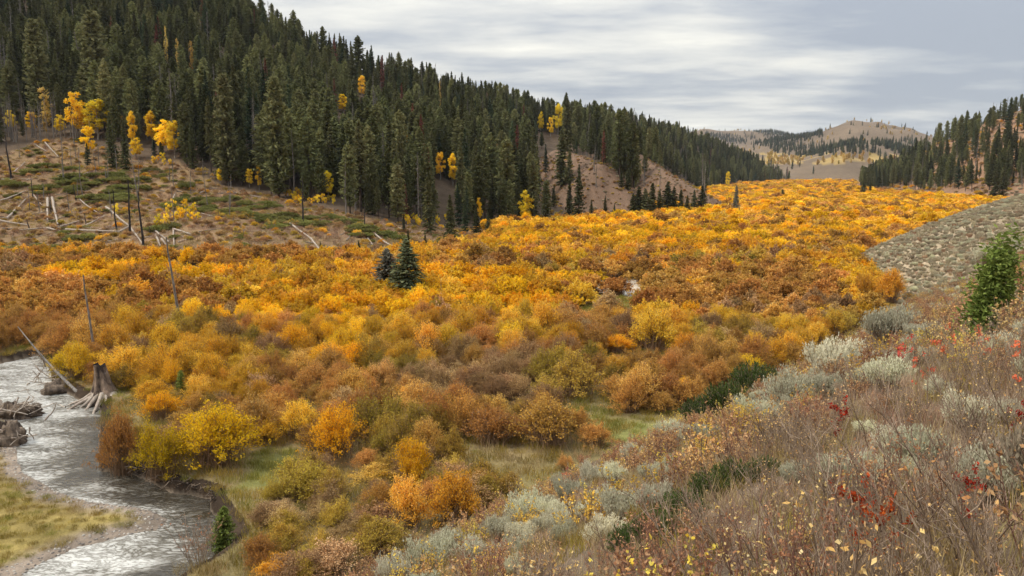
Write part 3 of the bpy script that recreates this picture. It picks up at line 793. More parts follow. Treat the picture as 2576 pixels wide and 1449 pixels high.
mixin(barm & (dd < 9), (C(.30, .20, .075) * (1 - nz) + C(.24, .20, .055) * nz) * (0.6 + 0.8 * nz2))
grav = np.clip(1 - (dd - 0.2 - 0.9 * fbm(gx / 1.5, gy / 1.5, 79)) / 0.8, 0, 1) * barm
mixin(grav, C(.25, .195, .145) * (0.55 + 0.9 * nz2))
mixin(ins, C(.17, .13, .09) * (0.5 + nz2))
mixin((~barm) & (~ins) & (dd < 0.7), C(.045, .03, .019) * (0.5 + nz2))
for P in (POND, POND3):
    m = (np.abs(gx - P[0][0]) < 40) & (np.abs(gy - P[0][1]) < 60)
    mm = np.zeros(len(gx), bool); mm[m] = dist_poly(gx[m], gy[m], P) < 1.2
    mixin(mm, C(.46, .38, .28) * (0.6 + 0.8 * nz2))
ca = me.attributes.new('ground_tone', 'FLOAT_COLOR', 'POINT')
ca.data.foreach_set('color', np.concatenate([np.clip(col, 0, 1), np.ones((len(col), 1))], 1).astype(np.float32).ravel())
m, nt, N, L = newmat('ground_soil_and_grass')
a = N.new('ShaderNodeAttribute'); a.attribute_name = 'ground_tone'
tc = N.new('ShaderNodeTexCoord')
n1 = noise(nt, 2.2, 8, tc.outputs['Object'], 0.7); n2 = noise(nt, 0.12, 6, tc.outputs['Object'], 0.65); n3 = noise(nt, 14.0, 3, tc.outputs['Object'], 0.7)
k = mathn(nt, 'MULTIPLY', mathn(nt, 'MULTIPLY_ADD', n1, 1.4, 0.3), mathn(nt, 'MULTIPLY_ADD', n2, 1.0, 0.5))
k = mathn(nt, 'MULTIPLY', k, mathn(nt, 'MULTIPLY_ADD', n3, 1.0, 0.5))
vm = N.new('ShaderNodeVectorMath'); vm.operation = 'SCALE'; L.new(a.outputs['Color'], vm.inputs[0]); L.new(k, vm.inputs['Scale'])
d = N.new('ShaderNodeBsdfPrincipled'); L.new(vm.outputs[0], d.inputs['Base Color']); d.inputs['Roughness'].default_value = 0.95; d.inputs['Specular IOR Level'].default_value = 0.1
bp = N.new('ShaderNodeBump'); bp.inputs['Strength'].default_value = 0.8; bp.inputs['Distance'].default_value = 0.15; L.new(n1, bp.inputs['Height']); L.new(bp.outputs[0], d.inputs['Normal'])
o = N.new('ShaderNodeOutputMaterial'); L.new(d.outputs[0], o.inputs[0])
me.materials.append(m)
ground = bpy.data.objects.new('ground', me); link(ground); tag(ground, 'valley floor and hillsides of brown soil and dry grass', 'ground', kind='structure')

# ---------------------------------------------------------------- water
m, nt, N, L = newmat('river_water')
tc = N.new('ShaderNodeTexCoord')
wp = N.new('ShaderNodeTexNoise'); wp.inputs['Scale'].default_value = 0.35; wp.inputs['Detail'].default_value = 3; L.new(tc.outputs['Object'], wp.inputs['Vector'])
wo = N.new('ShaderNodeVectorMath'); wo.operation = 'MULTIPLY_ADD'; L.new(wp.outputs['Color'], wo.inputs[0]); wo.inputs[1].default_value = (1.6, 1.6, 0); L.new(tc.outputs['Object'], wo.inputs[2])
mp = N.new('ShaderNodeMapping'); mp.inputs['Rotation'].default_value = (0, 0, radians(12)); mp.inputs['Scale'].default_value = (0.8, 2.0, 1); L.new(wo.outputs[0], mp.inputs[0])
wv = noise(nt, 2.6, 4, mp.outputs[0], 0.55); wv2 = noise(nt, 0.45, 3, mp.outputs[0], 0.5); wv3 = noise(nt, 7.0, 3, mp.outputs[0], 0.6)
rf = N.new('ShaderNodeAttribute'); rf.attribute_name = 'riffle'      # riffle white is partly painted sky reflection, the pool under the bank stays dark
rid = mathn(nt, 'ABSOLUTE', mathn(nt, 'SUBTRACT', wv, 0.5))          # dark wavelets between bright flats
riffle_sheen = mathn(nt, 'ADD', mathn(nt, 'MULTIPLY', mathn(nt, 'MINIMUM', rid, 0.12), 2.6), mathn(nt, 'MULTIPLY_ADD', wv2, 0.9, -0.32))
riffle_sheen = mathn(nt, 'ADD', riffle_sheen, mathn(nt, 'MULTIPLY_ADD', rf.outputs['Fac'], 0.50, -0.22))
c = ramp(nt, riffle_sheen, [(0.12, (0.035, 0.028, 0.018)), (0.34, (0.11, 0.095, 0.07)), (0.55, (0.33, 0.31, 0.265)), (0.78, (0.60, 0.575, 0.51))])  # pale stops put the sky's reflection into the base colour
d = N.new('ShaderNodeBsdfPrincipled'); L.new(c, d.inputs['Base Color']); d.inputs['Roughness'].default_value = 0.07; d.inputs['IOR'].default_value = 1.5
bp = N.new('ShaderNodeBump'); bp.inputs['Strength'].default_value = 0.7; bp.inputs['Distance'].default_value = 0.12; L.new(mathn(nt, 'ADD', wv, mathn(nt, 'MULTIPLY', wv3, 0.35)), bp.inputs['Height']); L.new(bp.outputs[0], d.inputs['Normal'])
o = N.new('ShaderNodeOutputMaterial'); L.new(d.outputs[0], o.inputs[0])
WATER = m
def water_sheet(name, poly, z, label, step=0.35, grow=0.8):
    P = np.array(poly); x0, y0 = P.min(0) - 1; x1, y1 = P.max(0) + 1
    nx = int((x1 - x0) / step); ny = int((y1 - y0) / step)
    xs, ys = np.meshgrid(np.linspace(x0, x1, nx), np.linspace(y0, y1, ny))
    keep = in_poly(xs, ys, poly) | (dist_poly(xs, ys, poly) < grow)
    zs = z + (fbm(xs * 1.3, ys * 2.6, 91, 4) - 0.5) * 0.10
    id_ = np.arange(nx * ny).reshape(ny, nx)
    k = keep[:-1, :-1] & keep[1:, :-1] & keep[:-1, 1:] & keep[1:, 1:]
    F = np.stack([id_[:-1, :-1], id_[:-1, 1:], id_[1:, 1:], id_[1:, :-1]], -1)[k]
    used = np.unique(F); rm_ = np.full(nx * ny, -1); rm_[used] = np.arange(len(used))
    g = Geo(); g.add(np.stack([xs, ys, zs], -1).reshape(-1, 3)[used], rm_[F])
    me_ = g.mesh(name, [WATER], True); q = np.stack([xs, ys], -1).reshape(-1, 2)[used]
    rb_ = [tuple(flat(u_, v_, WZ)[:2]) for u_, v_ in RB[11:26]]
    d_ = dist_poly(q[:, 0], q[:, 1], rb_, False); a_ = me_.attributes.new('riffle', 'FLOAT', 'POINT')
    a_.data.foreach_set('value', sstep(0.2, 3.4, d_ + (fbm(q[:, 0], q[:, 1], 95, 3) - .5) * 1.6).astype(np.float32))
    o = bpy.data.objects.new(name, me_); link(o); return tag(o, label, 'water', kind='structure')
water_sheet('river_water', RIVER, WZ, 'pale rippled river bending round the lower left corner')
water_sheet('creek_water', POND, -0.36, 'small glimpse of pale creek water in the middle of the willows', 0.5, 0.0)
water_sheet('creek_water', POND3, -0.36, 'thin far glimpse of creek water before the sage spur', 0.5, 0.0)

HAZE = 0.000045
# ---------------------------------------------------------------- haze over the valley
g = Geo(); hx, hz0, hz1 = 8600.0, -8.0, 420.0
c8 = np.array([[sx_ * hx, sy_ * hx, z_] for z_ in (hz0, hz1) for sx_, sy_ in ((-1, -1), (1, -1), (1, 1), (-1, 1))])
g.add(c8, [[3, 2, 1, 0], [4, 5, 6, 7], [0, 1, 5, 4], [1, 2, 6, 5], [2, 3, 7, 6], [3, 0, 4, 7]])
m, nt, N, L = newmat('thin_haze')
v_ = N.new('ShaderNodeVolumePrincipled'); v_.inputs['Color'].default_value = (0.84, 0.88, 0.94, 1); v_.inputs['Density'].default_value = HAZE
o = N.new('ShaderNodeOutputMaterial'); L.new(v_.outputs[0], o.inputs['Volume'])
tag(link(bpy.data.objects.new('haze', g.mesh('haze', [m]))), 'thin pale haze lying over the far valley', 'haze', kind='stuff')
# ================================================================ planting
def cand(x0, x1, y0, y1, sp_):
    nx = max(1, int((x1 - x0) / sp_)); ny = max(1, int((y1 - y0) / sp_))
    xs, ys = np.meshgrid(np.arange(nx) * sp_ + x0, np.arange(ny) * sp_ + y0)
    xs = xs.ravel() + rng.uniform(-0.5, 0.5, nx * ny) * sp_; ys = ys.ravel() + rng.uniform(-0.5, 0.5, nx * ny) * sp_
    return xs, ys
def floor_h(x, y):
    z = height(x, y); return z

# ---------------------------------------------------------------- willows of the valley floor
WK = ['yellow', 'gold', 'rust', 'brown', 'olive', 'green', 'peach']
near_w, mid_w, far_w = {}, {}, {}
for i, kd in enumerate(WK):
    bare = {'rust': 0.15, 'brown': 0.40, 'olive': 0.15}.get(kd, 0.0)
    for s_ in range(2):
        near_w[(kd, s_)] = willow(100 + i * 7 + s_, 'willow_' + kd, nst=300, per=34, bare=bare)
    mid_w[kd] = willow(300 + i, 'willow_' + kd, nst=170, per=26, leaf=0.11, lw=0.05, stem_r=0.02, bare=bare * 0.4)
    far_w[kd] = willow(400 + i, 'willow_' + kd, nst=110, per=20, leaf=0.21, lw=0.11, stem_r=0.02, bare=bare * 0.5, jit=0.16)
near_wm = {k: meshes(v, 'willow') for k, v in near_w.items()}

# (u, v, half width, half height, kind, weight) seen as colour patches in the willow flats
PATCH = [(1850, 735, 300, 45, 'rust', .75), (1950, 775, 200, 30, 'brown', .45), (1250, 920, 150, 45, 'brown', .4), (480, 690, 200, 14, 'brown', .2), (860, 850, 60, 30, 'yellow', .7), (330, 700, 240, 22, 'yellow', .8), (500, 700, 130, 16, 'yellow', .7), (740, 745, 260, 60, 'gold', .5), (850, 790, 260, 30, 'yellow', .6), (600, 815, 120, 25, 'yellow', .55), (860, 900, 70, 40, 'yellow', .7),
         (300, 850, 110, 30, 'gold', .6), (1660, 840, 90, 50, 'gold', .7), (1100, 770, 120, 25, 'yellow', .5), (1000, 655, 130, 20, 'gold', .6), (120, 800, 190, 95, 'rust', .75), (60, 690, 140, 60, 'rust', .6), (40, 680, 50, 30, 'brown', .6),
         (400, 645, 330, 28, 'rust', .55), (400, 650, 50, 16, 'yellow', .5), (1800, 720, 330, 60, 'rust', .6), (1250, 850, 300, 60, 'rust', .35), (1180, 960, 260, 70, 'brown', .45), (1000, 880, 200, 50, 'gold', .3), (2210, 735, 80, 40, 'gold', .85),
         (2050, 850, 100, 30, 'gold', .6), (1800, 900, 160, 40, 'gold', .4), (1650, 940, 300, 60, 'rust', .55), (1900, 780, 160, 40, 'rust', .4), (850, 1020, 250, 60, 'rust', .55), (600, 960, 180, 60, 'gold', .45), (450, 940, 200, 60, 'gold', .5),
         (1100, 1080, 300, 60, 'rust', .5), (1330, 1120, 160, 60, 'rust', .6), (750, 1290, 200, 80, 'olive', .7), (1000, 1200, 300, 120, 'olive', .35), (1450, 960, 110, 50, 'olive', .4), (60, 640, 200, 18, 'gold', .5), (2000, 560, 500, 90, 'yellow', .12),
         (1700, 600, 400, 40, 'yellow', .25), (1350, 655, 250, 14, 'yellow', .35), (300, 740, 330, 20, 'rust', .4), (500, 770, 180, 22, 'rust', .5), (1700, 680, 500, 22, 'olive', .12), (180, 920, 60, 40, 'yellow', .8), (730, 970, 160, 50, 'rust', .3)]
def willow_kind(x, y, u, v, f):
    n = len(x); vm_ = v - 1.1 * FPX / f * 0.7
    a = fbm(x / 11, y / 11, 201, 3); r = rng.random(n); t = a + (r - 0.5) * 0.26 + (fbm(x / 60, y / 22, 203, 3) - 0.5) * 0.45 * np.clip((f - 120) / 150, 0, 1)
    # default mix drifts from gold at a distance to rust and olive close by
    nearf = np.clip((vm_ - 640) / 350, 0, 1)
    lo = t + nearf * -0.06
    k = np.where(lo > 0.59, 0, np.where(lo > 0.415, 1, np.where(lo > 0.32, 2, np.where(lo > 0.25, 3, 4))))
    k = np.where((vm_ < 640) & (k > 2), np.where(r > 0.7, 4, np.where(r > 0.3, 2, 1)), k)
    k = np.where((vm_ > 1000) & (k == 0), 5, k)
    k = np.where((f > 110) & (k == 0) & (rng.random(n) < 0.45), 1, k)
    k = np.where((f > 110) & (fbm(x / 35, y / 12, 207, 3) > 0.60) & (rng.random(n) < 0.7), 2, k)
    for (pu, pv, hu, hv, kd, wt) in sorted(PATCH, key=lambda p_: p_[4] == 'yellow'):
        q = ((u - pu) / hu) ** 2 + ((vm_ - pv) / hv) ** 2
        m = (q < 1.0) & (rng.random(n) < min(1.0, wt * 1.3) * np.clip(1.8 - q, 0, 1))
        k = np.where(m, WK.index(kd), k)
    return k

def flat_mask(x, y, marg=0.7):
    ok = (lookup(TB, x, y) < 0.35) & (near_plane(x, y) < -0.75) & (sage_spur(x, y) < -0.5)
    ok &= (ridge(x, y, SPUR_A, .6, .62) < 0.1) & (ridge(x, y, SPUR_B, .6, .6) < 0.1) & (lookup(TC, x, y) < 1.0)
    m = (y < 135) & (x < 22) & (x > -160)
    if m.any():
        d = np.full(x.shape, 99.0); d[m] = dist_poly(x[m], y[m], RIVER); i_ = np.zeros(x.shape, bool); i_[m] = in_poly(x[m], y[m], RIVER)
        db_ = np.full(x.shape, 99.0); db_[m] = dist_poly(x[m], y[m], BAR, False)
        onbar = (~i_) & (db_ <= d + 0.01) & (d < 14) & (y < 75)
        ok &= ~i_ & (d > marg) & ~onbar
    for P in (POND, POND3):
        ok &= ~in_poly(x, y, P) & (dist_poly(x, y, P) > 1.0)
    ok &= ~((y < 62) & (x < -39)) | (y > 54)
    return ok

SPECIAL = [  # u, foot row, width px, height px, kind, label
 (392, 1208, 150, 130, 'green', 'yellow-green willow with a dark hollow, left half of the pair overhanging the river bend'),
 (522, 1196, 235, 150, 'green', 'largest bright yellow-green willow, right half of the pair overhanging the river bend'),
 (850, 1172, 160, 125, 'yellow', 'round yellow willow standing alone right of the green grass by the river bend'),
 (1026, 1240, 125, 110, 'yellow', 'upright bright yellow willow above the orange clump at lower centre'),
 (1020, 1345, 140, 115, 'gold', 'orange-gold willow, left half of the clump at lower centre'),
 (1140, 1352, 160, 130, 'gold', 'orange-gold willow with a dark foot, right half of the clump at lower centre'),
 (300, 1182, 120, 165, 'rust', 'rust orange willow at the water edge left of the big yellow-green pair'),
 (1450, 1012, 175, 100, 'olive', 'wide dark gold willow with black shade at its foot behind the green meadow'),
 (1650, 895, 150, 95, 'gold', 'bright golden willow standing out right of centre in the rust thicket'),
 (1560, 900, 90, 45, 'yellow', 'low yellow willow just left of the bright golden one right of centre'),
 (862, 935, 110, 90, 'yellow', 'bright yellow willow in the middle of the orange thicket left of centre'),
 (292, 728, 100, 52, 'yellow', 'tallest lemon yellow willow at the left end of the yellow streak'),
 (178, 965, 90, 85, 'yellow', 'yellow willow on the river bank left of the old stump'),
 (425, 990, 80, 75, 'yellow', 'yellow willow just left of the tiny green conifer behind the stump'),
 (955, 990, 95, 75, 'peach', 'pale peach coloured willow in the brown thicket at centre'),
 (400, 1075, 110, 70, 'yellow', 'yellow willow behind the stump roots, above the big river bend pair'),
 (1425, 1195, 46, 42, 'peach', 'tiny orange willow shoot before the sagebrush at lower centre right'),
 (1390, 1145, 230, 115, 'rust', 'broad rust brown willow left of the green meadow'),
 (1240, 1140, 190, 90, 'rust', 'rust brown willow left of the broad one beside the meadow'),
 (2250, 772, 90, 75, 'gold', 'golden willow at the foot of the sage spur, right one'),
 (2180, 765, 80, 62, 'gold', 'golden willow at the foot of the sage spur, left one'),
]
used_sp = []
for (su, sv, wp, hp, kd, lab) in SPECIAL:
    p = flat(su, sv, -0.1); f = float(project(*p)[2]); W_ = wp * f / FPX; H_ = hp * f / FPX
    sc = (W_ / 2.9, W_ / 2.9, H_ / 2.25)
    o = place('willow_shrub', near_wm[(kd, int(su) % 2)], (p[0], p[1] + W_ * 0.25, hgt(p[0], p[1] + W_ * 0.25) - 0.02), rng.uniform(0, 6.28), sc, lab, 'shrub', 'willow shrubs of the valley floor')
    used_sp.append((p[0], p[1] + W_ * 0.25, W_ * 0.42, p[1]))

XS, YS, SC, ZS = [], [], [], []
for (y0, y1, sp_, sc, zs_) in ((26, 85, 1.55, 0.9, 0.92), (85, 150, 2.0, 1.25, 0.78), (150, 300, 2.7, 1.4, 0.68), (300, 560, 4.2, 2.0, 0.5), (560, 1120, 8.0, 2.7, 0.5)):
    x, y = cand(-0.85 * y1, 0.62 * y1, y0, y1, sp_)
    u, v, f = project(x, y, np.zeros_like(x))
    k = (u > -350) & (u < 2800) & (y >= y0) & (y < y1); x, y = x[k], y[k]
    k = flat_mask(x, y); x, y = x[k], y[k]
    XS.append(x); YS.append(y); SC.append(sc * rng.uniform(0.75, 1.25, len(x))); ZS.append(zs_ * rng.uniform(0.6, 1.2, len(x)))
x, y = cand(-25, 8, 26, 46, 1.15); k = flat_mask(x, y); x, y = x[k], y[k]; u, v, f = project(x, y, np.zeros_like(x))
k = (v > 1170) & (u > 590) & (u < 1330); XS.append(x[k]); YS.append(y[k]); SC.append(rng.uniform(0.5, 0.75, k.sum())); ZS.append(rng.uniform(1.0, 1.5, k.sum()))
x, y, sc, zs_ = map(np.concatenate, (XS, YS, SC, ZS))
u, v, f = project(x, y, np.zeros_like(x))
dens = fbm(x / 16, y / 16, 211, 3)
keep = np.ones(len(x), bool)
for P in MEADOW: keep &= ~in_poly(u, v, P) | (rng.random(len(x)) < 0.05)
keep &= ~(in_poly(u, v, CLEAR) & (y > 120))
keep &= (fbm(x / 45, y / 14, 215, 3) > 0.30) | (y < 110)
keep &= (dens > 0.27) | (rng.random(len(x)) < 0.5)
low = (v > 1180) & (u > 560) & (u < 1330)
keep &= ~low | (rng.random(len(x)) < 0.85)
keep &= ~((u < 640) & (v > 1262))
keep &= ~((np.abs(u - 275) < 100) & (f < 52.5) & (v - 2.4 * FPX / f < 1030) & (v > 1000) & (u > 0))
keep &= ~((np.abs(u - 262) < 60) & (f >= 49.5) & (f < 53))
keep &= ~((np.abs(u - 458) < 28) & (f < 52.5) & (v - 2.0 * FPX / f < 980) & (f > 44))
for (sx_, sy_, sr_, fy_) in used_sp:
    keep &= (np.hypot(x - sx_, y - sy_) > sr_ + 0.25) & ~((np.abs(x - sx_ * y / sy_) < sr_ * 0.85) & (y < sy_) & (y > sy_ - 2.3 * sr_ - 2.0))
x, y, sc, zs_, u, v, f = [a[keep] for a in (x, y, sc, zs_, u, v, f)]
low = (v > 1180) & (u > 560) & (u < 1330)
zs_ = np.where(low, zs_ * 0.6, zs_)
kd = willow_kind(x, y, u, v, f)
q_ = rng.random(len(x)); kd = np.where(low & (q_ < .85), np.where(q_ < .4, 3, np.where(q_ < .7, 4, 2)), kd)
size_n = fbm(x / 6, y / 6, 213, 2); sc = sc * (0.75 + 0.5 * size_n)
z = height(x, y)
# the tops that show: everything not hidden by the near slope
vis = visible(x, y, z + 2.0) & (u > -40) & (u < 2616) & (v - 2.2 * FPX / f < 1449)
order = np.argsort(np.where(vis, f, 1e9)); nind = 300 - len(SPECIAL)
ind = order[:nind]; isind = np.zeros(len(x), bool); isind[ind] = True
WL = {'yellow': 'bright yellow', 'gold': 'orange-gold', 'rust': 'rust orange', 'brown': 'thin brown half bare', 'olive': 'olive gold', 'green': 'yellow-green', 'peach': 'pale peach'}
for i in ind:
    kk = WK[kd[i]]
    if u[i] < 620 and v[i] < 1190: zone = 'around and behind the old stump'
    elif v[i] > 1180: zone = 'in the sparse bottom scrub'
    elif u[i] < 1150: zone = 'right of the river bend'
    elif u[i] < 1500: zone = 'left of the green meadow'
    else: zone = 'between meadow and sagebrush slope'
    place('willow_shrub', near_wm[(kk, int(i) % 2)], (x[i], y[i], z[i]), rng.uniform(0, 6.28), (sc[i], sc[i], sc[i] * zs_[i]), WL[kk] + ' willow shrub ' + zone, 'shrub', WL[kk] + ' willows ' + zone)
rest = ~isind
mid_ = rest & (f < 190)
protos = [merged(near_w[(k_, 0)], 'willow') for k_ in WK] + [merged(mid_w[k_], 'willow') for k_ in WK] + [merged(far_w[k_], 'willow') for k_ in WK]
kinds = kd + np.where(f < 75, 0, np.where(f < 190, 7, 14))
pts = np.stack([x, y, z], 1)[rest]
stuff('willow_thicket', 'gold, yellow and rust willow thicket filling the valley floor into the distance', 'shrubs', protos, pts, kinds[rest], rng.uniform(0, 6.28, rest.sum()), sc[rest], zs_[rest])
print('willows', len(x), 'stuff', rest.sum())

# ---------------------------------------------------------------- conifers
CK = {
 'spire': conifer(1, 16, 1.45, 0.05, 44, 9, 5, 0.40, 0.16, 0.45, 0.8),
 'spire2': conifer(2, 16, 1.25, 0.27, 40, 8, 5, 0.38, 0.15, 0.45, 0.7, 0.9),
 'spruce': conifer(3, 16, 2.1, 0.04, 42, 10, 6, 0.42, 0.17, 0.35, 0.9),
 'spruce2': conifer(4, 16, 1.8, 0.10, 38, 9, 5, 0.42, 0.17, 0.3, 0.85, 0.9, 'conifer_blue'),
 'pine': conifer(5, 16, 1.7, 0.22, 36, 11, 6, 0.42, 0.18, -0.05, 0.8, 0.9, 'conifer_pine', 0.8),
 'pine2': conifer(6, 16, 1.9, 0.12, 38, 11, 6, 0.42, 0.18, -0.05, 0.75, 0.9, 'conifer_pine', 0.65),
 'reddead': conifer(7, 16, 1.2, 0.12, 34, 7, 5, 0.36, 0.13, 0.4, 0.8, 0.8, 'needles_red'),
 'bigpine': conifer(9, 16, 1.7, 0.06, 46, 13, 7, 0.36, 0.15, -0.12, 0.7, 0.95, 'pine_light', 0.7),
 'midspruce': conifer(10, 16, 2.2, 0.03, 50, 14, 7, 0.36, 0.15, 0.25, 0.68, 1.0, 'spruce_mid'),
 'greyspruce': conifer(11, 16, 2.2, 0.03, 46, 13, 7, 0.36, 0.14, 0.25, 0.68, 0.95, 'spruce_grey'),
 'firling': conifer(12, 16, 4.0, 0.02, 44, 12, 9, 0.5, 0.24, -0.1, 0.75, 1.0, 'fir_green', 0.4),
 'greydead': conifer(8, 16, 1.1, 0.10, 30, 6, 4, 0.32, 0.06, 0.4, 0.8, 0.55, 'needles_grey', 0, 'trunk_grey'),
}
CKN = ['spire', 'spire2', 'spruce', 'spruce2', 'pine', 'pine2', 'reddead', 'greydead']; CKM = {k: meshes(v_, 'conifer_' + k) for k, v_ in CK.items()}
CDESC = {'spire': 'narrow dark spruce', 'spire2': 'slim dark spruce with bare lower trunk', 'spruce': 'broad dark green spruce', 'spruce2': 'blue-green spruce', 'pine': 'olive green pine with rounded crown',
         'pine2': 'wide olive green pine', 'reddead': 'dead conifer with reddish brown needles', 'greydead': 'dead grey conifer with few twigs'}
EXPL = [  # u, foot v, top v, kind, width factor, label
 (1024, 750, 602, 'midspruce', 1.75, 'tallest dark blue-green spruce standing alone among the yellow willows'),
 (975, 740, 626, 'greyspruce', 2.1, 'dull green spruce with greyish left side, against the tall lone one in the willows'),
 (1110, 772, 700, 'greydead', 1.0, 'small grey dead conifer right of the lone spruce pair in the willows'),
 (1850, 545, 468, 'greyspruce', 0.85, 'dark single spruce standing in the far orange willow flat'),
 (1968, 502, 477, 'pine', 1.5, 'small rounded pine far out in the orange willow flat'),
 (2000, 520, 500, 'greydead', 1.0, 'tiny grey dead tree far out in the willow flat right of the small pine'),
 (222, 420, 362, 'spruce2', 1.1, 'small dark young spruce alone at the top of the clearing'),
 (284, 425, 288, 'spruce', 0.8, 'dark spruce between the two yellow aspen groups, left one'),
 (318, 432, 310, 'spire', 1.0, 'dark spruce between the two yellow aspen groups, right one'),
 (388, 392, 350, 'spruce2', 1.4, 'low dark spruce under the right yellow aspen group'),
 (50, 398, 365, 'greydead', 1.2, 'small greyish young conifer at the upper left of the clearing'),
 (1078, 598, 452, 'spire', 1.1, 'tall narrow spruce at the valley edge left of the yellow aspen'),
 (1133, 608, 492, 'spruce', 0.95, 'dark spruce standing forward onto the willow flat at the forest corner'),
 (1170, 592, 522, 'spruce2', 1.1, 'short spruce behind the forward one at the forest corner'),
 (1198, 592, 512, 'spruce', 1.0, 'medium spruce at the forest corner, left of the last short one'),
 (1228, 594, 536, 'spruce2', 1.1, 'last short spruce at the right end of the forest corner row'),
 (1016, 585, 540, 'spire', 1.0, 'short narrow conifer at the right end of the clearing'),
 (1028, 660, 580, 'spire', 0.8, 'thin green conifer right behind the lone spruce pair'),
 (1070, 642, 590, 'spire2', 1.0, 'thin short conifer right of the lone spruce pair top'),
 (903, 640, 606, 'spruce2', 1.3, 'little green conifer at the foot of the clearing by a fallen log'),
 (807, 642, 608, 'spire', 1.2, 'little thin conifer at the lower end of the long pale log'),
 (1340, 562, 408, 'spire', 1.1, 'tall dark spruce just right of the single yellow aspen'),
 (1372, 566, 470, 'spruce', 0.9, 'dark spruce at the foot of the first bare spur'),
 (1455, 558, 416, 'spruce', 0.75, 'pointed spruce standing against the first bare spur'),
 (1432, 552, 455, 'spire', 1.1, 'spruce left of the pointed one on the first bare spur'),
 (1393, 520, 466, 'spire', 1.2, 'small spruce on the shaded side of the first bare spur'),
 (1487, 562, 503, 'spruce', 1.0, 'short spruce right of the pointed one at the spur foot'),
 (1522, 545, 492, 'spruce', 0.9, 'short spruce on the lower bare spur, left of two'),
 (1545, 552, 512, 'spruce2', 1.0, 'short spruce on the lower bare spur, right of two'),
 (1556, 572, 545, 'spruce2', 1.1, 'tiny spruce at the very foot of the first bare spur'),
 (1412, 470, 330, 'spire', 1.3, 'tall spruce at the top left edge of the first bare spur'),
 (1432, 462, 372, 'spruce', 0.9, 'dark spruce in the notch above the first bare spur'),
 (560, 1350, 1230, 'firling', 0.85, 'young green spruce leaning over the river at the bottom'),
 (458, 992, 932, 'firling', 0.8, 'tiny green spruce in the willows behind the old stump'),
 (2172, 492, 432, 'spire', 1.2, 'dark spruce at the left tip of the right-hand wood'),
 (2188, 492, 455, 'spire', 1.2, 'second dark spruce at the left tip of the right-hand wood'),
 (2500, 506, 428, 'spire', 1.4, 'dark tall spruce at the foot of the right hill beside the sage spur crest'),
 (2520, 502, 415, 'spruce', 0.9, 'broad dark spruce next to the sage spur crest on the right'),
 (575, 466, 196, 'bigpine', 0.8, 'tall broad olive pine at the forest edge above the clearing, left of two'),
 (702, 500, 204, 'bigpine', 0.8, 'tall broad olive pine at the forest edge above the clearing, right of two'),
 (250, 310, 40, 'bigpine', 1.0, 'largest olive pine, towering behind the left aspen group'),
 (105, 320, 60, 'bigpine', 0.85, 'large olive pine behind the bare grey grove at the left'),
 (438, 330, 190, 'bigpine', 0.9, 'olive pine standing behind the right aspen group'),
 (903, 215, 96, 'pine', 1.1, 'tall pine rising above the left skyline'),
 (1063, 225, 150, 'spire', 1.6, 'pointed conifer rising above the skyline left of centre'),
 (1424, 325, 236, 'spire2', 1.4, 'tall thin conifer rising above the ridge at centre'),
 (2460, 335, 285, 'pine', 0.9, 'lone conifer on the skyline of the right hill'),
]
rowB = [(1592, 548, 488), (1606, 546, 470), (1622, 548, 476), (1640, 545, 462), (1658, 545, 480), (1678, 540, 458), (1694, 540, 470), (1712, 535, 478), (1728, 538, 492), (1745, 535, 478), (1765, 535, 468), (1563, 470, 430), (1580, 478, 425)]
for q in rowB: EXPL.append((*q, 'spruce' if q[0] % 4 else 'spire', 1.7 + 0.4 * sin(q[0]), 'dark spruce in the row along the foot of the second bare spur'))
targets = []
for (eu, ev, et, kk, wf, lab) in EXPL:
    if ev > 594 or eu in (1850, 1968, 2000): p = flat(eu, ev, 0.0); p[2] = hgt(p[0], p[1])
    else: p = hit(eu, ev, 20)
    f0 = float(project(*p)[2]); H_ = (ev - et) * f0 / FPX; s_ = H_ / 16
    grp = 'spruces at the foot of the second bare spur' if 'row along the foot' in lab else 'conifers'
    o = place('conifer', CKM[kk], tuple(p), rng.uniform(0, 6.28), (s_ * wf * 1.2, s_ * wf * 1.2, s_), lab, 'tree', grp, tilt=(0, 0.06) if eu == 560 else (0, 0))
    targets.append((p[0], p[1], 2.0))

